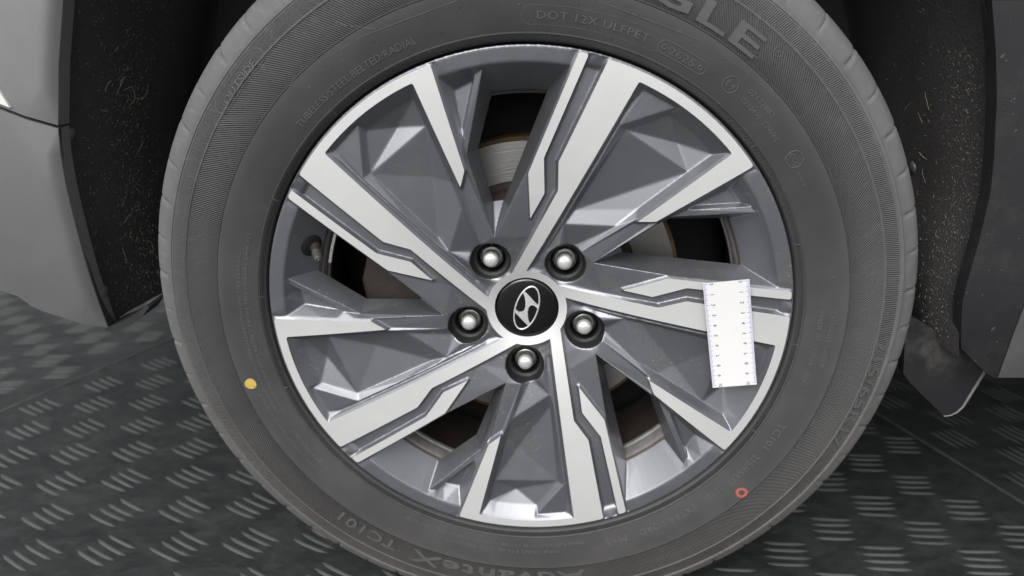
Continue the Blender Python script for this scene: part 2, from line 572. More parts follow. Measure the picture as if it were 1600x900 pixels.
# full circles
lip_out = [addv(p, 1.3) for p in arc(230.4, 0, 72, 36)[:-1]]
lip_r = [addv(p, 0.6) for p in arc(229.55, 0, 72, 36)[:-1]]
cap_r = [addv(p, yM(29.5)) for p in arc(29.5, 0, 72, 18)[:-1]]
cap_i = [addv(p, 31.0) for p in arc(28.8, 0, 72, 18)[:-1]]
line(lip_out); line(lip_r); line(cap_r); line(cap_i)

# ---- whole disc: five rotated copies, constrained triangulation
n1 = len(Vx)
allv, allh, alle = [], [], []
for s in range(5):
    for p, h in zip(Vx, Vh):
        allv.append(rot2(p, 72 * s)); allh.append(h)
    alle += [(a + s * n1, b + s * n1) for a, b in Ed]
for ids in (lip_out, lip_r, cap_r, cap_i):
    for s in range(5):
        alle.append((ids[-1] + s * n1, ids[0] + ((s + 1) % 5) * n1))
res = delaunay_2d_cdt([Vector(p) for p in allv], alle, [], 0, 1e-3)
cv, ce, cf, ov, oe, of = res
H = np.zeros(len(cv)); known = np.zeros(len(cv), bool)
for i, lst in enumerate(ov):
    if lst:
        H[i] = np.mean([allh[k] for k in lst]); known[i] = True
unk = np.where(~known)[0]
if len(unk):
    eo = {}
    for e, lst in zip(ce, oe):
        for q in e:
            if not known[q]:
                for k in lst:
                    if k < len(alle): eo.setdefault(q, set()).add(k)
    for q in unk:
        hs_ = []
        for k in eo.get(q, []):
            a, b = np.array(allv[alle[k][0]]), np.array(allv[alle[k][1]])
            t = np.clip(np.dot(np.array(cv[q]) - a, b - a) / max(1e-9, (b - a) @ (b - a)), 0, 1)
            hs_.append(allh[alle[k][0]] * (1 - t) + allh[alle[k][1]] * t)
        H[q] = np.mean(hs_) if hs_ else 10.0
print('wheel cdt verts', len(cv), 'crossings', len(unk), [tuple(round(x, 1) for x in RA_(np.array(cv[q]))) for q in unk[:12]])
V = np.array([(c[0], h, c[1]) for c, h in zip(cv, H)])
F = np.array([list(f) for f in cf])

def inpoly(pts, poly):
    x, y = pts[:, 0], pts[:, 1]
    r = np.zeros(len(pts), bool)
    n = len(poly)
    for i in range(n):
        x0, y0 = poly[i]; x1, y1 = poly[(i + 1) % n]
        c = ((y0 > y) != (y1 > y)) & (x < (x1 - x0) * (y - y0) / (y1 - y0 + 1e-12) + x0)
        r ^= c
    return r
cen = V[F].mean(1)[:, [0, 2]]
rr = np.hypot(cen[:, 0], cen[:, 1]); aa = np.degrees(np.arctan2(cen[:, 0], cen[:, 1]))
# labels: 0..4 painted spoke, 10 hub ring, 20..24 machined face, 30..34 machined strip, 40 rim, 50..54 bore, -1 drop
cut = np.interp(rr, [0, 80, 195, 240], [-21.8, -21.8, -2.0, -2.0])
sector = np.floor(((aa - cut) % 360) / 72).astype(int)          # 0: just clockwise of the cut = sector B
lab = (sector + 1) % 5
for s in range(5):
    m = inpoly(cen, [rot2(p, 72 * s) for p in main]); lab[m] = 20 + s
    m = inpoly(cen, [rot2(p, 72 * s) for p in strp]); lab[m] = 30 + s
    bc = rot2(BC, 72 * s)
    lab[np.hypot(cen[:, 0] - bc[0], cen[:, 1] - bc[1]) < 18.2] = 50 + s
lab[(rr < 36.9) & (lab < 20)] = 10
lab[(rr < 29.4)] = 40
lab[(rr > 229.6) & (lab < 20)] = 40
lipwin = (rr > 217.6) & (lab < 10)
lab[lipwin] = 40
for s in range(5):
    m = inpoly(cen, [rot2(p, 72 * s) for p in win_poly]); lab[m] = -1
    # open cone between fin and next strip belongs to the rim
    conep = [pol(217.7, -9.6), pol(214.9, -9.54), pol(195.0, -8.8), pol(194.5, 4.61), rot2(Gl, 72)] + arc(217.8, a_gl, -9.6, 10)[1:-1]
    m = inpoly(cen, [rot2(p, 72 * s) for p in conep]) & (lab >= 0) & (lab < 10); lab[m] = 40
lab[(rr < 28.85)] = -1
F, lab = F[lab >= 0], lab[lab >= 0]

# ---- refine: split every edge longer than HMAX, conformingly
HMAX = 1.75
def refine(V, F, lab):
    for it in range(12):
        E = np.sort(np.vstack([F[:, [0, 1]], F[:, [1, 2]], F[:, [2, 0]]]), axis=1)
        U, inv = np.unique(E, axis=0, return_inverse=True)
        inv = inv.reshape(-1)
        L = np.linalg.norm(V[U[:, 0]] - V[U[:, 1]], axis=1)
        # only split edges longer than HMAX and at least 0.6 of the longest edge of one of their triangles
        nF = len(F)
        l3 = L[inv].reshape(3, nF).T
        mx = l3.max(1, keepdims=True)
        want = np.zeros(len(U), bool)
        hm = np.where(((lab >= 10) & (lab < 40))[:, None], 7.0, HMAX)
        cand = (l3 > hm) & (l3 > 0.6 * mx)
        for k in range(3):
            want[inv[k * nF:(k + 1) * nF][cand[:, k]]] = True
        if not want.any():
            break
        mid = np.full(len(U), -1)
        w = np.where(want)[0]
        mid[w] = len(V) + np.arange(len(w))
        V = np.vstack([V, (V[U[w, 0]] + V[U[w, 1]]) / 2])
        m = mid[inv].reshape(3, nF).T
        a, b, c = F.T
        code = (m[:, 0] >= 0) * 1 + (m[:, 1] >= 0) * 2 + (m[:, 2] >= 0) * 4
        out, lo = [], []
        def put(sel, *tri):
            out.append(np.stack(tri, 1)); lo.append(lab[sel])
        for cd in range(8):
            s = np.where(code == cd)[0]
            if not len(s): continue
            A, B, C = a[s], b[s], c[s]; m0, m1, m2 = m[s].T
            if cd == 0: put(s, A, B, C)
            elif cd == 1: put(s, A, m0, C); put(s, m0, B, C)
            elif cd == 2: put(s, A, B, m1); put(s, A, m1, C)
            elif cd == 4: put(s, A, B, m2); put(s, m2, B, C)
            elif cd == 3: put(s, m0, B, m1); put(s, A, m0, m1); put(s, A, m1, C)
            elif cd == 6: put(s, m1, C, m2); put(s, A, B, m1); put(s, A, m1, m2)
            elif cd == 5: put(s, A, m0, m2); put(s, m0, B, m2); put(s, B, C, m2)
            else: put(s, A, m0, m2); put(s, m0, B, m1); put(s, m2, m1, C); put(s, m0, m1, m2)
        F = np.vstack(out); lab = np.concatenate(lo)
    return V, F, lab
V, F, lab = refine(V, F, lab)
mach = (lab == 10) | ((lab >= 20) & (lab < 40))
mv = np.zeros(len(V), bool); mv[F[mach].ravel()] = True
V[mv, 1] = yMv(np.hypot(V[mv, 0], V[mv, 2]))
# boundary of the open mesh stays put as well
E = np.sort(np.vstack([F[:, [0, 1]], F[:, [1, 2]], F[:, [2, 0]]]), axis=1)
U, cnt = np.unique(E, axis=0, return_counts=True)
pin = mv.copy(); pin[U[cnt == 1].ravel()] = True
def smooth(V, U, pin, it, lam):
    deg = np.bincount(U.ravel(), minlength=len(V)).astype(float)
    deg[deg == 0] = 1
    for _ in range(it):
        acc = np.stack([np.bincount(U[:, 0], V[U[:, 1], k], len(V)) + np.bincount(U[:, 1], V[U[:, 0], k], len(V)) for k in range(3)], 1)
        N_ = acc / deg[:, None]
        V = np.where(pin[:, None], V, V + lam * (N_ - V))
    return V
V = smooth(V, U, pin, 1, 0.55)
bore_v = np.zeros(len(V), bool); bore_v[F[lab >= 50].ravel()] = True
hub_r = np.hypot(V[:, 0], V[:, 2])
V = smooth(V, U, pin | bore_v | (hub_r > 64), 5, 0.6)
V = smooth(V, U, pin, 1, 0.5)
def vnormals(V, F, wanted):
    Fs = F[wanted]
    fn = np.cross(V[Fs[:, 1]] - V[Fs[:, 0]], V[Fs[:, 2]] - V[Fs[:, 0]])
    fn[fn[:, 1] > 0] *= -1                       # all faces look towards -Y
    out = np.zeros_like(V)
    for k in range(3):
        for c in range(3):
            out[:, c] += np.bincount(Fs[:, k], fn[:, c], len(V))
    return out / np.maximum(1e-12, np.linalg.norm(out, axis=1, keepdims=True))
Npaint, Nmach = vnormals(V, F, ~mach), vnormals(V, F, mach)
fn = np.cross(V[F[:, 1]] - V[F[:, 0]], V[F[:, 2]] - V[F[:, 0]])
flip = fn[:, 1] > 0
F[flip] = F[flip][:, ::-1]
print('wheel tris', len(F))

def part_mesh(name, sel, normals):
    Fs = F[sel]
    used, inv = np.unique(Fs.ravel(), return_inverse=True)
    return pymesh(name, V[used] / 1000, inv.reshape(-1, 3), normals[used])

# ---- alloy wheel: the barrel carries everything else
bar_prof = [(194.55, 29.4), (192.6, 31.5), (191.2, 36), (190.8, 46), (189.4, 47.5), (189.4, 51.0), (192, 52.5), (196, 60), (202, 90), (206, 150), (212, 172), (226, 178)]
v, f = lathe([(r / 1000, y / 1000) for r, y in bar_prof], 160)
mm = len(bar_prof)
me = pymesh('alloy_wheel', v, f, midx=[1 if (i % (mm - 1)) in (1, 2, 3, 4, 5) else 0 for i in range(len(f))])
fixnormals(me)
wheel = link('alloy_wheel', me, [M_barrel, M_barrel2], car, (0, 0, ZC))
autosmooth(wheel, 40)
wheel['label'] = 'grey five-spoke alloy wheel with bright machined faces'
link('rim', part_mesh('rim', lab == 40, Npaint), M_paint, wheel)
link('hub_ring', part_mesh('hub_ring', lab == 10, Nmach), M_mach, wheel)
for s in range(5):
    link('spoke', part_mesh('spoke', lab == s, Npaint), M_paint, wheel)
    link('machined_face', part_mesh('machined_face', lab == 20 + s, Nmach), M_mach, wheel)
    link('machined_strip', part_mesh('machined_strip', lab == 30 + s, Nmach), M_mach, wheel)
    link('nut_bore', part_mesh('nut_bore', lab == 50 + s, Npaint), M_bore, wheel)

# wheel nuts: hexagon, collar ring and domed chrome cap
def nut_mesh():
    bm = bmesh.new()
    prof = [(0.0, 22.0), (3.0, 22.2), (5.0, 22.9), (6.4, 24.2), (7.0, 26.0), (7.2, 28.5), (7.25, 37.5), (8.6, 37.8), (9.0, 34.0), (9.5, 33.2), (10.1, 33.6), (10.5, 35.5), (10.8, 38)]
    v, f = lathe([(r / 1000, y / 1000) for r, y in prof], 36)
    bv = [bm.verts.new(p) for p in v]
    for q in f:
        try: bm.faces.new([bv[i] for i in q])
        except ValueError: pass
    hexv = []
    for y, R in ((0.0375, 10.9), (0.0385, 11.8), (0.047, 11.8)):
        hexv.append([bm.verts.new((R / 1000 * math.sin(rad(60 * i)), y, R / 1000 * math.cos(rad(60 * i)))) for i in range(6)])
    for a, b in zip(hexv[:-1], hexv[1:]):
        for i in range(6):
            bm.faces.new([a[i], a[(i + 1) % 6], b[(i + 1) % 6], b[i]])
    bm.faces.new(hexv[0])
    bmesh.ops.remove_doubles(bm, verts=bm.verts, dist=1e-6)
    bmesh.ops.recalc_face_normals(bm, faces=bm.faces)
    for fc in bm.faces:
        c = fc.calc_center_median(); fc.material_index = 0 if math.hypot(c.x, c.z) < 0.00738 and c.y < 0.032 else 1
    me = bpy.data.meshes.new('lug_nut'); bm.to_mesh(me); bm.free()
    return me
NUT = nut_mesh()
M_steel = simple('grimy_steel', (0.5, 0.495, 0.48), 0.35, 0.9, noise=0.5, scale=260)
for s in range(5):
    p = rot2(pol(56.4, -35.2), 72 * s) / 1000
    o = link('lug_nut', NUT, [M_chrome, M_steel], wheel, (p[0], 0, p[1]))
    o.rotation_euler = (0, rad(17 * s), 0)
    if s == 0: autosmooth(o, 30)

# tyre valve in its hole, next to the strip of the left spoke
M_cap = simple('grey_valve_cap', (0.05, 0.049, 0.048), 0.45, noise=0.2, scale=300)
M_stem = simple('brown_rubber_stem', (0.035, 0.027, 0.023), 0.6, noise=0.3, scale=300)
vb, vt = pol(199.5, -73.6), pol(188.8, -74.74)
vb3, vt3 = Vector((vb[0], 23.0, vb[1])) / 1000, Vector((vt[0], 4.0, vt[1])) / 1000
ax = (vb3 - vt3).normalized()
Lv = (vb3 - vt3).length
v, f = lathe([(0, 0), (.0012, 0), (.0016, .0006), (.0032, .001), (.0038, .002), (.0042, .006), (.0043, .0115), (.0046, .012)], 24)
valve = link('valve_stem', pymesh('valve_stem', v, f), M_cap, wheel, vt3)
fixnormals(valve.data); autosmooth(valve, 40)
valve.rotation_euler = Vector((0, 1, 0)).rotation_difference(ax).to_euler()
v2, f2 = lathe([(.0043, .0115), (.0040, .013), (.0042, .017), (.0052, .022), (.0068, .027), (.0075, .036), (.0075, .045)], 24)
st_o = link('valve_sleeve', pymesh('valve_sleeve', v2, f2), M_stem, wheel, vt3)
fixnormals(st_o.data); autosmooth(st_o, 50)
st_o.rotation_euler = valve.rotation_euler
v3, f3 = lathe([(.0, .0), (.0085, .0), (.0105, .0012), (.0105, .006)], 28)
seat = link('valve_hole', pymesh('valve_hole', v3, f3), M_black, wheel)
cn = Vector((-math.sin(rad(-73.6)) * 0.76, -0.65, -math.cos(rad(-73.6)) * 0.76)).normalized()
pc = pol(202.0, -73.2)
seat.location = Vector((pc[0], 20.4, pc[1])) / 1000 + cn * 0.0012
seat.rotation_euler = Vector((0, 1, 0)).rotation_difference(-cn).to_euler()
fixnormals(seat.data); autosmooth(seat, 40)
# clip-on balance weight strip inside the barrel, beyond the valve
ww, wf = [], []
for i in range(9):
    a = -79.0 + i * 1.15
    for r, y in ((189.0, 38), (189.0, 42.5), (186.6, 42.2), (186.6, 38.3)):
        p = pol(r, a); ww.append((p[0] / 1000, y / 1000, p[1] / 1000))
for i in range(8):
    for k in range(4):
        wf.append((4 * i + k, 4 * i + (k + 1) % 4, 4 * i + 4 + (k + 1) % 4, 4 * i + 4 + k))
wf += [(0, 1, 2, 3), (35, 34, 33, 32)]
bw = link('balance_weight', pymesh('balance_weight', ww, wf), simple('zinc_weight', (0.7, 0.69, 0.66), 0.4, 0.7), wheel)
fixnormals(bw.data)

# ---- centre cap with its emblem
v, f = lathe([(r / 1000, y / 1000) for r, y in [(0, 25.2), (10, 25.35), (20, 25.8), (26, 26.3), (27.6, 26.8), (28.2, 27.8), (28.3, 33)]], 96)
me = pymesh('centre_cap', v, f); fixnormals(me)
capo = link('centre_cap', me, M_gloss, car, (0, 0, ZC)); autosmooth(capo, 50)
capo['label'] = 'glossy black round centre cap with silver oval emblem'
def cap_y(x, z): return float(np.interp(math.hypot(x, z) * 1000, [0, 10, 20, 26], [25.2, 25.35, 25.8, 26.3])) / 1000
RCAP = 28.6
def capxy(px, py): return ((px - 540) / 370 * RCAP / 1000, -(py - 447) / 338 * RCAP / 1000)
Lc = np.linalg.cholesky(np.array([[0.176, 0.131], [0.131, 0.600]]))
nn, kk = 96, 8
ev, ef = [], []
for i in range(nn):
    t = 2 * math.pi * i / nn
    c0 = Lc @ np.array([math.cos(t), math.sin(t)]) * 0.965
    tg = Lc @ np.array([-math.sin(t), math.cos(t)])
    nr = np.array([tg[1], -tg[0]]); nr /= np.linalg.norm(nr)
    for k in range(kk):
        ph = 2 * math.pi * k / kk
        q = c0 * RCAP / 1000 + nr * 0.00082 * math.cos(ph)
        ev.append((q[0], cap_y(*q) - 0.0004 - 0.0010 * max(-0.4, math.sin(ph)), q[1]))
for i in range(nn):
    for k in range(kk):
        ef.append((i * kk + k, i * kk + (k + 1) % kk, ((i + 1) % nn) * kk + (k + 1) % kk, ((i + 1) % nn) * kk + k))
me = pymesh('emblem_oval', ev, ef); fixnormals(me)
link('emblem_oval', me, M_chrome, capo, smooth=True)
hp = [(498, 238), (530, 262), (580, 310), (632, 366), (688, 418), (676, 452), (655, 430), (625, 408), (595, 405), (568, 427), (553, 475), (554, 535), (566, 590), (588, 640), (572, 660),
      (540, 636), (490, 585), (440, 532), (396, 492), (396, 446), (425, 474), (455, 491), (485, 490), (510, 470), (523, 432), (527, 380), (519, 320), (500, 270)]
hp2 = [capxy(*q) for q in hp]
tri = tessellate_polygon([[Vector((a, b, 0)) for a, b in hp2]])
n_ = len(hp2)
cx_ = np.mean([q[0] for q in hp2]); cz_ = np.mean([q[1] for q in hp2])
hv = [(a, cap_y(a, b) - 0.0011, b) for a, b in hp2] + [(a, cap_y(a, b) + 0.0002, b) for a, b in hp2]
hf = [tuple(t) for t in tri] + [(i, (i + 1) % n_, n_ + (i + 1) % n_, n_ + i) for i in range(n_)]
me = pymesh('emblem_letter', hv, hf); fixnormals(me)
link('emblem_letter', me, M_chrome, capo)

# unseen underbody and inner structure, added to keep daylight off the floor beneath
ub = bmesh.new()
for x0, x1, y0, y1, z0, z1 in ((-0.42, 3.0, 0.27, 1.55, 0.21, 0.62), (-0.85, -0.43, 0.14, 1.70, 0.365, 0.75), (0.43, 3.0, 0.03, 0.30, 0.32, 0.9), (-0.42, 0.43, 0.27, 1.55, 0.60, 0.95)):
    r_ = bmesh.ops.create_cube(ub, size=1)
    for q in r_['verts']: q.co = Vector(((x0 + x1) / 2 + q.co.x * (x1 - x0), (y0 + y1) / 2 + q.co.y * (y1 - y0), (z0 + z1) / 2 + q.co.z * (z1 - z0)))
me = bpy.data.meshes.new('underbody'); ub.to_mesh(me); ub.free()
link('underbody', me, simple('black_underbody', (0.015, 0.015, 0.015), 0.8), car)

# ---- brake disc and caliper behind the spokes
def disc_mat():
    t = NT('brushed_disc_steel')
    ob = t.obj()
    sep = t.n('ShaderNodeSeparateXYZ'); t.t.links.new(ob, sep.inputs[0])
    r = t.math('SQRT', t.math('ADD', t.math('MULTIPLY', sep.outputs[0], sep.outputs[0]), t.math('MULTIPLY', sep.outputs[2], sep.outputs[2])))
    comb = t.n('ShaderNodeCombineXYZ'); t.set(comb.inputs[0], r)
    g = t.noise(comb.outputs[0], 900, 3, 0.7)
    t.p(Base_Color=t.mix(g, rgb(0.20, 0.195, 0.19), rgb(0.66, 0.65, 0.63)), Metallic=0.8, Roughness=0.38, Normal=t.bump(g, 0.3, 0.001))
    return t.m
M_rust = simple('rusty_edge', (0.10, 0.062, 0.036), 0.85, noise=0.5, scale=120, bump=0.002)
v, f = lathe([(r / 1000, y / 1000) for r, y in [(60, 45), (92, 47), (98, 52), (100, 83), (106, 84.2), (106.5, 83), (143, 83), (143.2, 84), (146.5, 84.4), (147, 86), (147, 104), (100, 104)]], 128)
me = pymesh('brake_disc', v, f, midx=[{5: 1, 6: 0, 7: 0, 8: 0, 9: 0}.get(i % 11, 2) for i in range(len(f))]); fixnormals(me)
disc = link('brake_disc', me, [M_rust, disc_mat(), simple('dark_hub_iron', (0.035, 0.028, 0.024), 0.7, noise=0.4, scale=80)], car, (0, 0, ZC)); autosmooth(disc, 30)
disc['label'] = 'brushed steel brake disc with rusty edge behind the spokes'
def box(name, pts_front, y0, y1, mat, parent, loc=(0, 0, 0)):
    n = len(pts_front)
    v = [(p[0], y0, p[1]) for p in pts_front] + [(p[0], y1, p[1]) for p in pts_front]
    f = [tuple(range(n)), tuple(reversed(range(n, 2 * n)))] + [(i, n + i, n + (i + 1) % n, (i + 1) % n) for i in range(n)]
    me = pymesh(name, v, f); fixnormals(me)
    o = link(name, me, mat, parent, loc)
    b = o.modifiers.new('bevel', 'BEVEL'); b.width = 0.004; b.segments = 2
    return o
M_cal = simple('brown_grey_caliper', (0.035, 0.028, 0.025), 0.65, 0.1, noise=0.35, scale=60, bump=0.001)
cal = box('brake_caliper', [pol(r / 1000, a) for r, a in ((152, -58), (158, -70), (160, -85), (156, -99), (146, -112), (92, -112), (86, -95), (84, -78), (92, -60))], 0.050, 0.125, M_cal, car, (0, 0, ZC))
cal['label'] = 'dark brown brake caliper seen through the left window of the wheel'
v, f = lathe([(r / 1000, y / 1000) for r, y in [(60, 118), (150, 120), (186, 128), (198, 132), (199, 150)]], 96)
me = pymesh('dust_shield', v, f); fixnormals(me)
link('dust_shield', me, simple('black_steel_shield', (0.012, 0.011, 0.011), 0.8), car, (0, 0, ZC), smooth=True)

# ---- tyre
TP = [(227, 14), (230.8, 7), (231.9, 3.6), (232.4, 1.0), (233.2, -0.9), (234.5, -1.9), (236.5, -2.6), (238.0, -3.0), (238.5, -3.7), (239.1, -3.7), (239.6, -3.1), (243, -3.9), (250, -5.2), (256, -6.1), (262, -6.8),
      (268, -7.3), (275, -7.6), (282, -7.6), (290, -7.2), (296, -6.6), (301.0, -5.9), (301.4, -6.5), (302.2, -6.5), (302.6, -5.6), (306, -4.9), (310, -4.0), (314, -2.9), (315.5, -2.6), (316.2, -3.2), (318.2, -2.7),
      (319.0, -1.2), (320.5, -0.2), (323, 1.0), (326, 2.7), (329, 4.8), (332, 7.2), (334, 9.8), (336, 13), (338, 17.5), (340, 23), (341.6, 30), (342.6, 38), (343.8, 52), (345.3, 90), (344.2, 140), (342, 165), (337, 178), (326, 186), (295, 191), (250, 184), (228, 172)]
tpr = [p[0] for p in TP[:44]]; tpy = [p[1] for p in TP[:44]]
def yT(r): return float(np.interp(r, tpr, tpy))
NSEG = 60 * 18
tv = np.zeros((NSEG, len(TP), 3))
prof = np.array(TP, float)
w_sh = np.interp(prof[:, 0], [0, 320, 325, 334, 400], [0, 0, .7, 1, 1])
w_sh[46:] = 0
ang = np.arange(NSEG) / NSEG * 2 * np.pi
for i in range(NSEG):
    ph = i % 36
    jit = 0.0
    d = 0.0
    if ph in (0, 1): d = (2.5, 0.9)[ph]          # lateral groove
    elif ph == 18: d = 1.3                               # narrow sipe
    elif ph in (3, 35): d = 0.25
    rr_ = prof[:, 0] - d * w_sh * 0.75
    yy_ = prof[:, 1] + d * w_sh * 0.75
    tv[i, :, 0] = rr_ * np.sin(ang[i]); tv[i, :, 1] = yy_; tv[i, :, 2] = rr_ * np.cos(ang[i])
m = len(TP)
ii = np.arange(NSEG)[:, None]; kk_ = np.arange(m - 1)[None, :]
jj = (ii + 1) % NSEG
tf = np.stack([ii * m + kk_, ii * m + kk_ + 1, jj * m + kk_ + 1, jj * m + kk_], -1).reshape(-1, 4)
# soft contact with the floor: squash the bottom a little
tvv = tv.reshape(-1, 3) / 1000
low = tvv[:, 2] < -(ZC - 0.0005)
tvv[low, 2] = -(ZC - 0.0005)

def tyre_mat():
    t = NT('dusty_tyre_rubber')
    ob = t.obj()
    sep = t.n('ShaderNodeSeparateXYZ'); t.t.links.new(ob, sep.inputs[0])
    x, y, z = sep.outputs
    r = t.math('MULTIPLY', t.math('SQRT', t.math('ADD', t.math('MULTIPLY', x, x), t.math('MULTIPLY', z, z))), 1000.0)
    th = t.math('ARCTAN2', x, z)
    lr = t.math('LOGARITHM', r, math.e)
    def hatch(N, slant):
        ph = t.math('MULTIPLY', t.math('ADD', th, t.math('MULTIPLY', lr, math.tan(rad(slant)))), float(N))
        return t.math('SINE', ph)
    # inner limit of the hatched band steps in where the name plate sits (top) and waves a little
    inner = 274.0
    wide = t.math('MULTIPLY', hatch(860, 38), t.band(r, inner, 300.6, 0.4))
    ring = t.math('MULTIPLY', hatch(1150, -14), t.band(r, 303.2, 314.6, 0.4))
    bead = t.math('MULTIPLY', hatch(1000, -42), t.band(r, 233.8, 237.4, 0.3))
    h = t.math('ADD', t.math('ADD', t.math('MULTIPLY', wide, 0.55), t.math('MULTIPLY', ring, 0.5)), t.math('MULTIPLY', bead, 0.6))
    ridge = t.math('MULTIPLY', t.band(r, 273.2, 274.2, 0.3), 1.2)
    h = t.math('ADD', h, ridge)
    fine = t.noise(ob, 900, 3, 0.6)
    h2 = t.math('ADD', h, t.math('MULTIPLY', fine, 0.12))
    # dust: more on the tread shoulder and low on the tyre, in smears
    n1_ = t.noise(ob, 11, 5, 0.62, 0.4)
    n2_ = t.noise(ob, 55, 5, 0.65)
    shoulder = t.step(r, 300, 335)
    low_ = t.step(z, 0.12, -0.30)
    right = t.step(x, 0.0, 0.3)
    dust = t.math('ADD', t.math('ADD', t.math('MULTIPLY', t.step(n1_, 0.32, 0.72), 0.12), t.math('MULTIPLY', t.step(r, 262, 292), 0.34)), t.math('MULTIPLY', shoulder, t.math('ADD', 0.14, t.math('MULTIPLY', n2_, 0.5))))
    dust = t.math('ADD', dust, t.math('MULTIPLY', low_, t.math('MULTIPLY', n1_, 0.35)))
    dust = t.math('ADD', dust, t.math('MULTIPLY', right, t.math('MULTIPLY', n2_, 0.18)))
    cvec = t.n('ShaderNodeCombineXYZ')
    t.set(cvec.inputs[0], t.math('MULTIPLY', t.math('ADD', th, t.math('MULTIPLY', lr, 0.35)), 42.0)); t.set(cvec.inputs[1], t.math('MULTIPLY', r, 0.035)); t.set(cvec.inputs[2], y)
    streak = t.step(t.noise(cvec.outputs[0], 1.6, 5, 0.7), 0.52, 0.74)
    dust = t.math('ADD', dust, t.math('MULTIPLY', streak, t.math('MULTIPLY', t.step(r, 262, 300), 0.30)))
    scr = t.n('ShaderNodeCombineXYZ')
    t.set(scr.inputs[0], t.math('MULTIPLY', th, 260.0)); t.set(scr.inputs[1], t.math('MULTIPLY', r, 0.10)); t.set(scr.inputs[2], 3.3)
    scuff = t.math('MULTIPLY', t.step(t.noise(scr.outputs[0], 1.0, 2, 0.5), 0.70, 0.76), t.step(n1_, 0.45, 0.62))
    dust = t.math('ADD', dust, t.math('MULTIPLY', scuff, 0.35))
    sp = t.math('MULTIPLY', t.step(t.noise(ob, 260, 2, 0.6), 0.69, 0.76), t.step(n1_, 0.45, 0.7))
    dust = t.math('ADD', dust, t.math('MULTIPLY', sp, 0.5), clamp=True)
    dc = t.mix(low_, rgb(0.165, 0.165, 0.165), rgb(0.145, 0.138, 0.132))
    col = t.mix(t.math('MULTIPLY', dust, 0.85), rgb(0.034, 0.0347, 0.0365), dc)
    t.p(Base_Color=col, Roughness=t.math('ADD', 0.52, t.math('MULTIPLY', dust, 0.25)), Normal=t.bump(h2, 1.0, 0.0012))
    t.b.inputs['Specular IOR Level'].default_value = 0.4
    return t.m
M_tyre = tyre_mat()
me = pymesh('tyre', tvv, tf); fixnormals(me)
tyre = link('tyre', me, M_tyre, car, (0, 0, ZC)); autosmooth(tyre, 38)
tyre['label'] = 'dusty black radial tyre with raised sidewall lettering'

M_letter = simple('raised_rubber_lettering', (0.085, 0.085, 0.084), 0.55, noise=0.25, scale=60)
def bent_text(body, r0, size, a0, a1=None, lift=0.55, name='sidewall_lettering', centre=False, condensed=1.0, offset=0.0, parent=tyre, mat=None):
    """text wrapped clockwise on the sidewall; r0 = radius of the baseline (mm), letters' tops point outward"""
    cu = bpy.data.curves.new('t', 'FONT')
    cu.body = body; cu.size = size; cu.extrude = 0.5; cu.resolution_u = 2; cu.offset = offset
    cu.space_character = 1.06
    to = bpy.data.objects.new('t', cu)
    me0 = to.to_mesh()
    bm = bmesh.new(); bm.from_mesh(me0)
    to.to_mesh_clear(); bpy.data.objects.remove(to); bpy.data.curves.remove(cu)
    for _ in range(3):
        long = [e for e in bm.edges if e.calc_length() > 3.2]
        if not long: break
        bmesh.ops.subdivide_edges(bm, edges=long, cuts=1)
    xs = [q.co.x for q in bm.verts]
    x0, x1 = min(xs), max(xs)
    rm = r0 + size * 0.35
    if a1 is None:
        sc = condensed; st_ = a0
        if centre: st_ = a0 - math.degrees((x1 - x0) * sc / rm) / 2
    else:
        sc = rad(a1 - a0) * rm / (x1 - x0); st_ = a0
    for q in bm.verts:
        a = rad(st_) + (q.co.x - x0) * sc / rm
        r = r0 + q.co.y
        up = q.co.z > 0
        yy = yT(r) - (lift if up else -0.4)
        q.co = Vector((r * math.sin(a), yy, r * math.cos(a))) / 1000
    bmesh.ops.triangulate(bm, faces=bm.faces)
    bmesh.ops.recalc_face_normals(bm, faces=bm.faces)
    me = bpy.data.meshes.new(name); bm.to_mesh(me); bm.free()
    return link(name, me, mat or M_letter, parent)
M_brand = simple('smooth_rubber_lettering', (0.070, 0.070, 0.070), 0.5, noise=0.25, scale=60)
bent_text('TRIANGLE', 277.5, 24, -17, 37.2, 0.8, name='brand_lettering', offset=0.5, mat=M_brand)
bent_text('DOT 12X ULFPET', 249.0, 8.2, 1.6, 21.2, 0.5)
bent_text('2625', 248.0, 7.8, 25.2, 30.2, 0.5)
bent_text('E4', 252.3, 6.0, 36.6, 38.3, 0.5)
bent_text('02123882', 258.6, 5.6, 40.4, 46.6, 0.45)
bent_text('0210410  S2WR2', 250.6, 5.6, 40.6, 50.6, 0.45)
bent_text('CCC', 253.8, 5.0, 54.0, 56.4, 0.45)
bent_text('A0079', 252.8, 3.4, 57.6, 60.6, 0.4)
bent_text('TRIANGLE GROUP', 259.6, 5.6, 86.2, 98.0, 0.45)
bent_text('MADE IN CHINA   0282', 250.4, 5.6, 86.2, 102.6, 0.45)
bent_text('TC101', 250.6, 9.2, 112.0, 118.6, 0.5)
bent_text('215/65R17', 249.4, 9.2, 121.0, 130.0, 0.5)
bent_text('103W', 248.6, 9.2, 131.8, 136.6, 0.5)
bent_text('EXTRA LOAD', 249.4, 9.2, 139.0, 153.0, 0.5)
bent_text('M+S', 249.8, 9.2, 156.2, 161.0, 0.5)
bent_text('215/65R17', 302.6, 14.5, 91.6, 112.5, 0.7, offset=0.25)
bent_text('AdvanteX', 279.0, 21, -193.0, -156.5, 0.8, name='model_lettering', offset=0.3)
bent_text('TC101', 279.0, 17, -153.0, -139.6, 0.8, name='model_lettering', offset=0.2)
bent_text('OUTSIDE', 301.6, 8.4, -52.4, -44.4, 0.55)
bent_text('TREADWEAR 400  TRACTION A  TEMPERATURE A', 303.4, 6.2, -89.6, -67.6, 0.45)
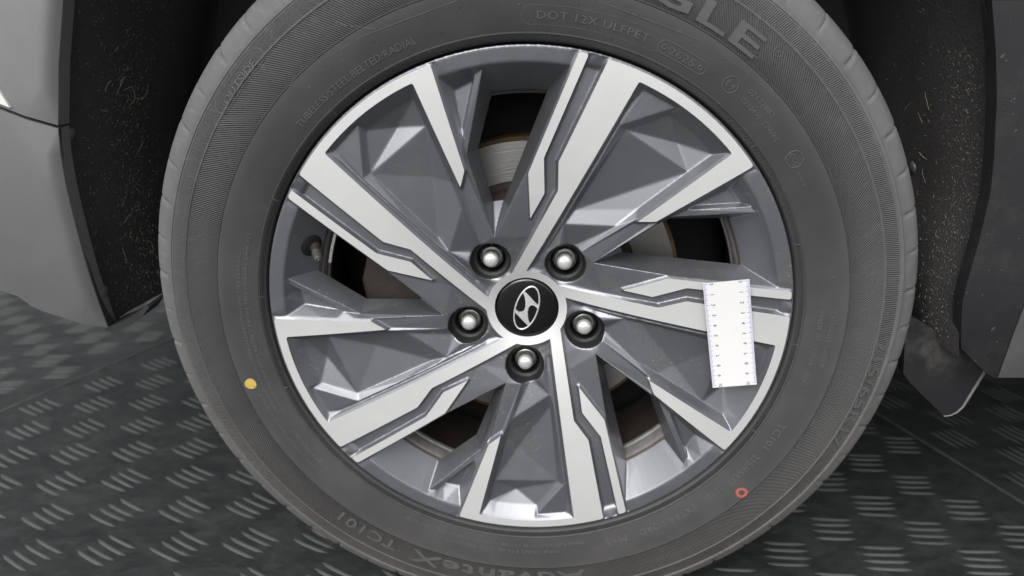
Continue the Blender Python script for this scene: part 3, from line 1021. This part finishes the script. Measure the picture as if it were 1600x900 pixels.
bent_text('TUBELESS/STEEL BELTED/RADIAL', 246.0, 8.0, -47.6, -20.0, 0.5)
bent_text('SAFETY WARNING', 250.0, 5.6, -130.4, -118.0, 0.4)
bent_text('SERIOUS INJURY MAY RESULT FROM TIRE FAILURE DUE TO', 247.6, 4.3, -114.5, -72.0, 0.35)
bent_text('UNDERINFLATION OVERLOADING FOLLOW TIRE PLACARD', 253.4, 4.3, -113.5, -76.0, 0.35)
bent_text('EXPLOSION OF TIRE RIM ASSEMBLY', 258.8, 4.3, -128.0, -108.0, 0.35)
bent_text('TREAD PLIES: 2 POLYESTER + 2 STEEL + 1 NYLON  SIDEWALL PLIES: 2 POLYESTER', 246.0, 4.5, 166.0, 208.5, 0.35)
bent_text('MAX LOAD 875 kg  MAX PRESS 340 kPa', 253.2, 4.5, 172.0, 201.0, 0.35)

def tyre_tube(name, pts, w, lift, mat=None, closed=True):
    """thin raised line on the sidewall through (r, angle) points"""
    v, f = [], []
    n = len(pts)
    P = [pol(*q) for q in pts]
    for i in range(n):
        a = P[i - 1] if (closed or i) else P[i]
        b = P[(i + 1) % n] if (closed or i < n - 1) else P[i]
        d = (b - a) / max(1e-9, np.linalg.norm(b - a)); nr = np.array([-d[1], d[0]])
        for s_, l in ((-1, -0.25), (-.4, lift), (.4, lift), (1, -0.25)):
            q = P[i] + nr * w * s_
            v.append((q[0] / 1000, (yT(np.linalg.norm(q)) - l) / 1000, q[1] / 1000))
    for i in range(n if closed else n - 1):
        j = (i + 1) % n
        for k in range(3):
            f.append((4 * i + k, 4 * i + k + 1, 4 * j + k + 1, 4 * j + k))
    me = pymesh(name, v, f); fixnormals(me)
    return link(name, me, mat or M_letter, tyre, smooth=True)
def ring_at(r, a, rad_, n=28):
    c = pol(r, a)
    return [RA_(c + rad_ * np.array([math.sin(2 * math.pi * i / n), math.cos(2 * math.pi * i / n)])) for i in range(n)]
def stadium(r0, r1, a0, a1, n=10):
    rm, h = (r0 + r1) / 2, (r1 - r0) / 2
    out = [(r1, a0 + (a1 - a0) * i / n) for i in range(n + 1)]
    out += [RA_(pol(rm, a1) + h * (pol(1, a1) * math.cos(t) + np.array([pol(1, a1)[1], -pol(1, a1)[0]]) * math.sin(t))) for t in np.linspace(.3, math.pi - .3, 6)]
    out += [(r0, a1 + (a0 - a1) * i / n) for i in range(n + 1)]
    out += [RA_(pol(rm, a0) - h * (pol(1, a0) * math.cos(t) + np.array([pol(1, a0)[1], -pol(1, a0)[0]]) * math.sin(t))) for t in np.linspace(.3, math.pi - .3, 6)]
    return out
tyre_tube('raised_outline', stadium(246.2, 256.0, 24.2, 31.4), 0.35, 0.45)
for a in (24.2, 31.4): tyre_tube('raised_outline', ring_at(251.1, a, 1.6, 12), 0.4, 0.5)
tyre_tube('raised_outline', ring_at(254.5, 37.4, 6.2), 0.35, 0.5)
tyre_tube('raised_outline', ring_at(256, 55.2, 6.6), 0.35, 0.5)
tyre_tube('raised_outline', ring_at(293.0, 39.6, 3.6, 20), 0.35, 0.5)
bent_text('R', 291.4, 4.4, 39.6, centre=True, lift=0.45)
tyre_tube('raised_outline', stadium(299.4, 311.6, -53.2, -43.6), 0.4, 0.4)
tyre_tube('raised_outline', stadium(301.9, 309.6, -90.6, -66.6), 0.35, 0.35)
tyre_tube('raised_outline', stadium(245.0, 258.6, 0.4, 22.2), 0.2, 0.12)
# outline of the name plate: steps in from the hatched band at both ends
tyre_tube('raised_outline', [(274, 62), (276, 58.5), (281, 54.8), (300.8, 50.0)], 0.25, 0.15, closed=False)
tyre_tube('raised_outline', [(272, 49), (277, 49.8), (287, 49.4), (300, 48.4)], 0.25, 0.15, closed=False)
tyre_tube('raised_outline', [(273.8, -44), (272, -38), (268.4, -33.5), (267.6, -28), (267.4, -10), (267.2, 10), (267.6, 30), (269.8, 42), (272, 49)], 0.25, 0.15, closed=False)
tyre_tube('raised_outline', [(267.6, -25.5), (280, -29.5), (300.5, -32.5)], 0.3, 0.3, closed=False)
for a in np.arange(-176, 180, 22.5):
    tyre_tube('bead_tick', [(233.9, a), (238.3, a + .05)], 0.3, 0.4, closed=False)
# vent hairs left by the mould
def nub(r, a, L):
    c = pol(r, a); y = yT(r)
    v, f = [], []
    tip = np.array([random.uniform(-1, 1), random.uniform(-1, 1)]) * L * 0.5
    for i in range(5):
        t = 2 * math.pi * i / 5
        v.append(((c[0] + .55 * math.sin(t)) / 1000, (y + .2) / 1000, (c[1] + .55 * math.cos(t)) / 1000))
    v.append(((c[0] + tip[0]) / 1000, (y - L) / 1000, (c[1] + tip[1]) / 1000))
    return v, [(i, (i + 1) % 5, 5) for i in range(5)]
for r, da in ((262, 9), (282, 11), (243.5, 15)):
    for a in np.arange(-180, 180, da):
        v, f = nub(r + random.uniform(-4, 4), a + random.uniform(-2.5, 2.5), random.uniform(1.0, 2.4))
        link('vent_hair', pymesh('vent_hair', v, f), M_letter, tyre)
# paint marks: yellow dot and red ring
def disc_on_tyre(name, r, a, R0, R1, mat):
    v, f = [], []
    c = pol(r, a); n = 32
    for i in range(n):
        t = 2 * math.pi * i / n
        for R in (R0, R1):
            q = c + R * np.array([math.sin(t), math.cos(t)]) * (1 + 0.03 * math.sin(3 * t + r))
            v.append((q[0] / 1000, (yT(np.linalg.norm(q)) - 0.25) / 1000, q[1] / 1000))
    f = [(2 * i, 2 * i + 1, (2 * i + 3) % (2 * n), (2 * i + 2) % (2 * n)) for i in range(n)]
    if R0 < 0.1: f = [tuple(2 * i + 1 for i in range(n))]
    me = pymesh(name, v, f)
    o = link(name, me, mat, tyre)
    return o
o = disc_on_tyre('paint_dot', 265.1, -105.2, 0.01, 5.4, simple('ochre_paint', (0.52, 0.36, 0.085), 0.6, noise=0.15, scale=200)); o['label'] = 'yellow paint dot on the sidewall'
o = disc_on_tyre('paint_ring', 268.3, 129.6, 2.9, 5.6, simple('red_paint', (0.36, 0.10, 0.075), 0.6, noise=0.2, scale=200)); o['label'] = 'small red paint ring on the sidewall'

# ------------------------------------------------------------------ body panels round the wheel arch
def panel(name, outline, yf, mat, parent, holes=None, grid=0.018, flange=0.010, smooth_deg=40, roll=0.0, roll_n=2):
    """sheet panel: outline in (x, z relative to the wheel centre, metres); yf gives its depth; edges folded inwards"""
    P = [np.array(p, float) for p in outline]
    dense = []
    for i in range(len(P)):
        a, b = P[i], P[(i + 1) % len(P)]
        k = max(1, int(np.linalg.norm(b - a) / grid))
        dense += [a + (b - a) * j / k for j in range(k)]
    xs = [p[0] for p in dense]; zs = [p[1] for p in dense]
    pts = list(dense); n0 = len(dense)
    edge = np.array([P[q] for q in range(roll_n)]) if roll else None
    def dist_edge(p):
        A = edge[:-1]; D_ = edge[1:] - A
        t_ = np.clip(((p - A) * D_).sum(1) / np.maximum(1e-12, (D_ * D_).sum(1)), 0, 1)
        return float(np.min(np.hypot(*(A + D_ * t_[:, None] - p).T)))
    if roll:
        for d_ in (0.0025, 0.0055, 0.009, 0.014):
            for i in range(1, n0 - 1):
                if dist_edge(dense[i]) > 1e-6 or dist_edge(dense[i - 1]) > 1e-6 or dist_edge(dense[i + 1]) > 1e-6: continue
                tg = dense[i + 1] - dense[i - 1]
                nr = np.array([-tg[1], tg[0]]) / max(1e-9, np.linalg.norm(tg))
                q = dense[i] + nr * d_
                if not inpoly(np.array([dense[i] + nr * 0.001]), dense)[0]: q = dense[i] - nr * d_
                pts.append(q)
    gx = np.arange(min(xs) + grid / 2, max(xs), grid); gz = np.arange(min(zs) + grid / 2, max(zs), grid)
    G = np.array([(a, b) for a in gx for b in gz])
    if len(G):
        ins = inpoly(G, dense)
        D = np.array(dense)
        for g, k in zip(G, ins):
            if k and np.min(np.hypot(*(D - g).T)) > max(grid * 0.45, 0): pts.append(g) if not roll or dist_edge(g) > 0.020 else None
    r = delaunay_2d_cdt([Vector(p) for p in pts], [(i, (i + 1) % n0) for i in range(n0)], [], 1, 1e-6)
    vv = [(p[0], yf(p[0], p[1]) + (roll * max(0.0, 1 - dist_edge(np.array(p)) / 0.012) ** 2 if roll else 0.0), p[1]) for p in r[0]]
    ff = [tuple(q) for q in r[2]]
    bm = bmesh.new()
    bv = [bm.verts.new(p) for p in vv]
    for q in ff:
        try: bm.faces.new([bv[i] for i in q])
        except ValueError: pass
    be = [e for e in bm.edges if len(e.link_faces) == 1]
    # small rounded fold then the flange
    cx, cz = np.mean(xs), np.mean(zs)
    for dy, ins_ in ((0.0012, -0.0006), (0.003, 0.0002), (flange, 0.001)):
        r_ = bmesh.ops.extrude_edge_only(bm, edges=be)
        nv = [g for g in r_['geom'] if isinstance(g, bmesh.types.BMVert)]
        base = 0
        for q in nv: q.co.y += dy
        be = [g for g in r_['geom'] if isinstance(g, bmesh.types.BMEdge) and len(g.link_faces) == 1]
    bmesh.ops.recalc_face_normals(bm, faces=bm.faces)
    me = bpy.data.meshes.new(name); bm.to_mesh(me); bm.free()
    # sheet faces must look outward (-Y)
    o = link(name, me, mat, parent, (0, 0, ZC)); autosmooth(o, smooth_deg)
    return o
def body_paint(name, col, dusty):
    t = NT(name)
    ob = t.obj()
    fl = t.noise(ob, 1800, 1)
    c = t.mix(fl, rgb(*[q * .93 for q in col]), rgb(*[q * 1.07 for q in col]))
    sep = t.n('ShaderNodeSeparateXYZ'); t.t.links.new(ob, sep.inputs[0])
    d = t.math('MULTIPLY', t.step(t.noise(ob, 18, 5, 0.65), 0.35, 0.8), dusty)
    sp = t.math('MULTIPLY', t.step(t.noise(ob, 300, 2), 0.70, 0.76), 0.35)
    d = t.math('MAXIMUM', d, sp)
    t.p(Base_Color=t.mix(d, c, rgb(0.30, 0.285, 0.265)), Metallic=0.4, Roughness=0.34, Coat_Weight=0.4, Coat_Roughness=0.1)
    return t.m
M_body = body_paint('silver_grey_body_paint', (0.215, 0.218, 0.225), 0.35)
def clad_mat():
    t = NT('black_plastic_cladding')
    ob = t.obj()
    g = t.noise(ob, 700, 2)
    d = t.step(t.noise(ob, 26, 5, 0.7), 0.45, 0.8)
    sp = t.step(t.noise(ob, 230, 2), 0.70, 0.74)
    m_ = t.math('MAXIMUM', t.math('MULTIPLY', d, 0.14), t.math('MULTIPLY', sp, 0.6))
    t.p(Base_Color=t.mix(m_, rgb(0.012, 0.0125, 0.0145), rgb(0.11, 0.107, 0.103)), Roughness=0.55, Normal=t.bump(g, 0.25, 0.0006))
    return t.m
M_clad = clad_mat()
BUMP_OUT = [(-0.3833, 0.1645), (-0.387, 0.1425), (-0.3897, 0.118), (-0.3935, 0.0713), (-0.3981, 0.026), (-0.4007, -0.0038), (-0.4031, -0.0303), (-0.4244, -0.0222), (-0.4444, -0.0143), (-0.4578, -0.01), (-0.4664, -0.0055), (-0.4715, 0.0007), (-0.476, 0.0054), (-0.4844, 0.0083), (-0.4932, 0.0103), (-0.5335, 0.0185), (-0.62, 0.03), (-0.62, 0.2585), (-0.4245, 0.1805)]
LRB = [402.6, 400.5, 399.1, 400.7, 407.4]

def ybump(x, z):
    # bumper side: upright above, tucking in towards its lower edge and round the corner of the car
    return -0.015 + 0.8 * max(0, 0.17 - z) ** 2 + 0.9 * max(0, -x - 0.40) ** 2
def yfend(x, z):
    return -0.015 + 0.05 * max(0, z - 0.30) + 0.9 * max(0, -x - 0.40) ** 2
def yclad(x, z):
    return -0.015 + 1.5 * max(0, 0.05 - z) ** 2 - 0.12 * max(0, x - 0.36)
seamL = [(-0.3835, 0.165), (-0.4245, 0.1815), (-0.62, 0.262)]
bumper = panel('bumper', BUMP_OUT, ybump, M_body, car, roll=0.006, roll_n=7)
bumper['label'] = 'silver-grey lower body panel with a scuffed bottom edge'
fender = panel('fender', [(-0.3825, 0.1672), (-0.370, 0.216), (-0.355, 0.262), (-0.33, 0.315), (-0.285, 0.366), (-0.22, 0.410), (-0.13, 0.440), (-0.02, 0.446), (0.09, 0.434), (0.18, 0.400), (0.25, 0.352), (0.30, 0.304),
                          (0.3275, 0.2635), (0.62, 0.2635), (0.62, 0.66), (-0.62, 0.66), (-0.62, 0.2605), (-0.4245, 0.1832)], yfend, M_body, car, grid=0.017, roll=0.006, roll_n=13)
fender['label'] = 'silver-grey body panel above the seam at the wheel arch'
# sliver of the lamp let into the front edge of the panel
lamp = panel('side_lamp', [(-0.4135, 0.1822), (-0.4175, 0.192), (-0.424, 0.206), (-0.45, 0.235), (-0.47, 0.235), (-0.47, 0.204)], lambda x, z: yfend(x, z) - 0.0025, simple('clear_lamp_plastic', (0.72, 0.72, 0.70), 0.15, Coat_Weight=0.6), car, grid=0.02, flange=0.004)
lamp['label'] = 'pale lamp lens at the left edge above the seam'
cladding = panel('arch_cladding', [(0.3265, 0.2614), (0.3369, 0.2295), (0.346, 0.1961), (0.3553, 0.1491), (0.3589, 0.1243), (0.3598, 0.0855), (0.3588, 0.0474), (0.3593, 0.032), (0.3642, 0.0095), (0.3703, -0.0118), (0.3865, -0.0265), (0.397, -0.0353), (0.4048, -0.0402), (0.4072, -0.0404),
                                   (0.4045, -0.0123), (0.4035, 0.0068), (0.404, 0.0365), (0.4093, 0.0658), (0.4247, 0.0972), (0.46, 0.14), (0.60, 0.17), (0.60, 0.2614)], yclad, M_clad, car)
cladding['label'] = 'matt black plastic cladding strip right of the wheel arch'
sill = panel('side_panel', [(0.4090, -0.0404), (0.4465, -0.0361), (0.60, -0.030), (0.60, 0.168), (0.4615, 0.1385), (0.4265, 0.096), (0.4111, 0.065), (0.4058, 0.036), (0.4053, 0.0068), (0.4063, -0.0123)], lambda x, z: yclad(x, z) + 0.001, body_paint('dusty_grey_side_paint', (0.12, 0.12, 0.123), 0.35), car)
sill['label'] = 'grey body panel at the lower right edge'

# wheel-arch liner: felted surface following the arch, closed at the back
def liner_mat():
    t = NT('black_felt_liner')
    ob = t.obj()
    a = t.noise(ob, 420, 4, 0.7)
    b = t.noise(ob, 30, 5, 0.65)
    fib = t.step(t.noise(ob, 640, 3, 0.75, 1.2), 0.60, 0.70)
    patch = t.step(b, 0.40, 0.72)
    c = t.mix(t.math('MULTIPLY', fib, t.math('MULTIPLY', patch, 0.75)), t.mix(a, rgb(0.028, 0.027, 0.028), rgb(0.10, 0.096, 0.094)), rgb(0.30, 0.28, 0.25))
    t.p(Base_Color=c, Roughness=0.95, Normal=t.bump(a, 0.9, 0.003))
    t.b.inputs['Specular IOR Level'].default_value = 0.15
    return t.m
M_liner = liner_mat()
LA = [-94.2, -90, -85, -79, -73, -66.5, -60, -53.5, -46, -38, -28, -16, 0, 14, 26, 36, 45, 51.4, 60.4, 67.3, 73, 79, 85, 90, 93.4]
LR = [LRB[0], LRB[1], LRB[2], LRB[3], LRB[4], 416, 427, 439, 450, 456, 460, 456, 448, 444, 440, 436, 428, 417, 397, 384, 377, 366, 360, 362, 368]
def liner_r(a): return float(np.interp(a, LA, LR))
lv, lf = [], []
ays = np.linspace(-94.2, 93.4, 96)
deps = [-0.0085, 0.008, 0.03, 0.055, 0.08, 0.11, 0.14, 0.17, 0.20, 0.23, 0.26, 0.262, 0.262, 0.262]
def liner_pt(a, k):
    y = deps[k] + float(np.interp(a, [-95, -80, -66], [0.030, 0.009, 0.0])) * max(0.0, 1 - k / 5)
    r = liner_r(a) + 1.5 - 3 * math.sin(k * 1.3 + a * 0.05) - 10 * math.exp(-((y - 0.16) / 0.05) ** 2)
    if k >= 11: r = liner_r(a) * (1, .6, .3)[k - 11]
    p = pol(r / 1000, a)
    return (p[0], y, p[1])
for a in ays:
    for k in range(len(deps)): lv.append(liner_pt(a, k))
nd = len(deps)
for i in range(len(ays) - 1):
    for k in range(nd - 1):
        lf.append((i * nd + k, i * nd + k + 1, (i + 1) * nd + k + 1, (i + 1) * nd + k))
me = pymesh('arch_liner', lv, lf)
liner = link('arch_liner', me, M_liner, car, (0, 0, ZC), smooth=True)
liner['label'] = 'black felt wheel arch liner dotted with dirt and dry grass'
# lower lip of the liner at the left
lip = panel('liner_lip', [(-0.4056, -0.0321), (-0.3915, -0.0313), (-0.3775, -0.0252), (-0.365, -0.0162), (-0.3561, -0.006), (-0.3582, -0.0041), (-0.3707, -0.0137), (-0.3863, -0.0221), (-0.403, -0.0286)], lambda x, z: 0.020, simple('black_plastic_lip', (0.022, 0.022, 0.023), 0.5, noise=0.4, scale=90), car, grid=0.006, flange=0.025)
lip['label'] = 'small black plastic lip under the liner'
# mud flap at the right
def flap_mat():
    t = NT('dusty_black_rubber_flap')
    ob = t.obj()
    sep = t.n('ShaderNodeSeparateXYZ'); t.t.links.new(ob, sep.inputs[0])
    n = t.noise(ob, 38, 6, 0.72)
    d = t.math('MULTIPLY', t.step(n, 0.38, 0.75), t.step(t.math('ADD', sep.outputs[2], t.math('MULTIPLY', n, 0.05)), -0.045, 0.0))
    t.p(Base_Color=t.mix(t.math('MULTIPLY', d, 0.8), rgb(0.014, 0.014, 0.016), rgb(0.06, 0.055, 0.05)), Roughness=t.math('ADD', 0.38, t.math('MULTIPLY', d, 0.4)), Coat_Weight=0.1)
    return t.m
flap = panel('mud_flap', [(0.337, 0.002), (0.340, -0.020), (0.344, -0.046), (0.345, -0.054), (0.3535, -0.064), (0.382, -0.090), (0.389, -0.0945), (0.396, -0.093), (0.4005, -0.088), (0.413, -0.046), (0.414, -0.036), (0.388, -0.023), (0.344, 0.001)],
             lambda x, z: 0.020 - 0.10 * (x - 0.36), flap_mat(), car, grid=0.008, flange=0.004)
flap['label'] = 'black rubber mud flap hanging behind the tyre at the right'
# pale worn edge of the flap
ed = [(0.4145, -0.040), (0.4115, -0.0505), (0.4065, -0.069), (0.4025, -0.084), (0.3985, -0.0905), (0.3935, -0.0942), (0.3885, -0.0955)]
ev, ef = [], []
for i, (x, z) in enumerate(ed):
    y = 0.020 - 0.10 * (x - 0.36)
    w = 0.0022 * (1 - i / 9)
    ev += [(x + .0004, y - 0.0006, z), (x - w, y - 0.0009, z + w * .35), (x - w, y + .002, z + w * .3), (x + .0006, y + 0.004, z - .0003)]
for i in range(len(ed) - 1):
    for k in range(4):
        ef.append((4 * i + k, 4 * i + (k + 1) % 4, 4 * i + 4 + (k + 1) % 4, 4 * i + 4 + k))
me = pymesh('worn_edge', ev, ef); fixnormals(me)
link('worn_edge', me, simple('worn_pale_rubber', (0.15, 0.148, 0.14), 0.8, noise=0.5, scale=250), flap, smooth=True)
# liner fasteners
for a, k in ((-89.0, 1), (-68, 1), (72, 5)):
    p = liner_pt(a, k); q = pol(1, a)
    v, f = lathe([(0, 0), (.004, .0003), (.0058, .0014), (.0062, .003)], 20)
    o = link('liner_clip', pymesh('liner_clip', v, f), simple('grey_clip', (0.09, 0.09, 0.092), 0.5, noise=0.3, scale=200) if a == -89.0 else bpy.data.materials['grey_clip'], liner)
    o.location = Vector(p) - Vector((q[0], 0, q[1])) * 0.003
    o.rotation_euler = Vector((0, 1, 0)).rotation_difference(Vector((q[0], 0, q[1]))).to_euler()
    fixnormals(o.data); autosmooth(o, 40)

# ------------------------------------------------------------------ dry grass and grit stuck to the liner
dv, df, dm = [], [], []
def fibre(p, d, nrm, L, w, bend, mi):
    k = len(dv); n = 4
    side = d.cross(nrm).normalized() * w
    for i in range(n + 1):
        t = i / n
        c = p + d * (L * (t - .5)) + nrm * (0.0012 + 0.25 * bend * L * (1 - (2 * t - 1) ** 2)) + d.cross(nrm) * (bend * L * (t - .5) ** 2 * 2)
        dv.extend([tuple(c - side), tuple(c + nrm * w), tuple(c + side)])
    for i in range(n):
        a = k + 3 * i
        df.extend([(a, a + 1, a + 4, a + 3), (a + 1, a + 2, a + 5, a + 4)]); dm.extend([mi, mi])
def scatter(n, a0, a1, y0, y1, Lr, wr):
    for _ in range(n):
        a = random.uniform(a0, a1); y = random.triangular(y0, y1, (y0 + y1) / 2)
        k = np.interp(y, deps[:11], range(11)); k0 = int(k); t = k - k0
        p = Vector(liner_pt(a, k0)).lerp(Vector(liner_pt(a, min(10, k0 + 1))), t)
        q = pol(1, a); nrm = -Vector((q[0], 0, q[1])); tang = Vector((q[1], 0, -q[0]))
        ph = random.uniform(0, 2 * math.pi)
        d = (tang * math.cos(ph) + Vector((0, 1, 0)) * math.sin(ph) + nrm * random.uniform(-.1, .3)).normalized()
        fibre(p, d, nrm, random.uniform(*Lr) * (2.2 if random.random() < .04 else 1), random.uniform(*wr), random.uniform(-.7, .7), random.choice((0, 0, 1, 2)))
scatter(900, -93, -50, 0.0, 0.16, (0.0006, 0.0028), (0.00008, 0.0002))
scatter(120, 50, 92, 0.004, 0.20, (0.001, 0.004), (0.00008, 0.0002))
scatter(520, 56, 92, 0.0, 0.06, (0.0006, 0.0022), (0.00008, 0.00018))
scatter(160, -93, -60, 0.06, 0.13, (0.0015, 0.005), (0.00008, 0.0002))
scatter(14, -91, -55, 0.02, 0.11, (0.010, 0.020), (0.00018, 0.0003))
scatter(7, 55, 85, 0.02, 0.15, (0.010, 0.020), (0.00018, 0.0003))
me = pymesh('dry_grass', dv, df, midx=dm)
dg = link('dry_grass', me, [simple('dry_grass_tan', (0.36, 0.325, 0.25), 0.9), simple('dry_grass_grey', (0.30, 0.295, 0.28), 0.9), simple('dry_grass_brown', (0.27, 0.235, 0.19), 0.9)], None, (0, 0, ZC))
tag(dg, 'scattered dry grass fibres stuck to the black wheel arch liner', 'dry grass', kind='stuff')

# ------------------------------------------------------------------ scale ruler stuck on the right-hand spoke
M_card = simple('white_card', (0.72, 0.72, 0.715), 0.5, noise=0.02, scale=60)
M_ink = simple('violet_ink', (0.20, 0.16, 0.52), 0.6)
M_ink2 = simple('dark_ink', (0.10, 0.10, 0.22), 0.6)
rul = bpy.data.objects.new('ruler', None); COL.objects.link(rul)
tag(rul, 'small white ten centimetre scale card lying on the right-hand spoke', 'ruler')
TLc, TRc, BRc, BLc = [Vector((a / 1000, b / 1000, c / 1000)) for a, b, c in ((150.8, -1.0, 38.2), (188.8, -1.6, 43.9), (207.6, -2.0, -56.8), (169.2, -1.4, -61.1))]
u = ((TRc - TLc) + (BRc - BLc)).normalized(); w_ = ((BLc - TLc) + (BRc - TRc)); Lr_ = w_.length / 2; w_.normalize()
nn_ = u.cross(w_).normalized()
if nn_.y > 0: nn_ = -nn_
Wd = ((TRc - TLc).length + (BRc - BLc).length) / 2
org = (TLc + TRc + BRc + BLc) / 4 - u * Wd / 2 - w_ * Lr_ / 2
rul.location = org + Vector((0, 0, ZC))
def rp(a, b, h=0.0):           # a across, b down (metres); gentle curl at the ends
    curl = 0.0010 * ((b / Lr_ - .5) * 2) ** 2
    return tuple(u * a + w_ * b + nn_ * (h + curl))
nb = 12
cv_, cf_ = [], []
for i in range(nb + 1):
    b = Lr_ * i / nb
    cv_ += [rp(0, b, 0.0004), rp(Wd, b, 0.0004), rp(Wd, b, -0.0004), rp(0, b, -0.0004)]
for i in range(nb):
    for k in range(4):
        cf_.append((4 * i + k, 4 * i + (k + 1) % 4, 4 * i + 4 + (k + 1) % 4, 4 * i + 4 + k))
cf_ += [(0, 3, 2, 1), (4 * nb, 4 * nb + 1, 4 * nb + 2, 4 * nb + 3)]
me = pymesh('card', cv_, cf_); fixnormals(me)
link('card', me, M_card, rul); autosmooth(bpy.data.objects['card'], 40)
for side in (0, 1):
    tv_, tf_ = [], []
    for k in range(101):
        b = 0.0012 + k * 0.000985
        L = 0.0036 if k % 10 == 0 else (0.0029 if k % 5 == 0 else 0.0019)
        hw = 0.00020 if k % 5 == 0 else 0.00015
        a0, a1 = (0.0002, 0.0002 + L) if side == 0 else (Wd - 0.0002 - L, Wd - 0.0002)
        n0 = len(tv_)
        tv_ += [rp(a0, b - hw, .00048), rp(a1, b - hw, .00048), rp(a1, b + hw, .00048), rp(a0, b + hw, .00048)]
        tf_.append((n0, n0 + 1, n0 + 2, n0 + 3))
    link('scale_marks', pymesh('scale_marks', tv_, tf_), M_ink, rul)
    for k in range(11):
        cu = bpy.data.curves.new('t', 'FONT'); cu.body = str(k); cu.size = 0.0042; cu.resolution_u = 3; cu.align_x = 'CENTER'; cu.offset = 0.00008
        to = bpy.data.objects.new('t', cu); m0 = to.to_mesh()
        vs_ = [q.co.copy() for q in m0.vertices]; fs_ = [tuple(q.vertices) for q in m0.polygons]
        to.to_mesh_clear(); bpy.data.objects.remove(to); bpy.data.curves.remove(cu)
        b = 0.0012 + k * 0.00985
        a = 0.0072 if side == 0 else Wd - 0.0072
        vv = [rp(a - (q.y - 0.0012) * 1.0 * (1 if side == 0 else 1), min(Lr_ - .0004, max(.0005, b + q.x)), .00049) for q in vs_]
        link('numeral', pymesh('numeral', vv, fs_), M_ink2, rul)
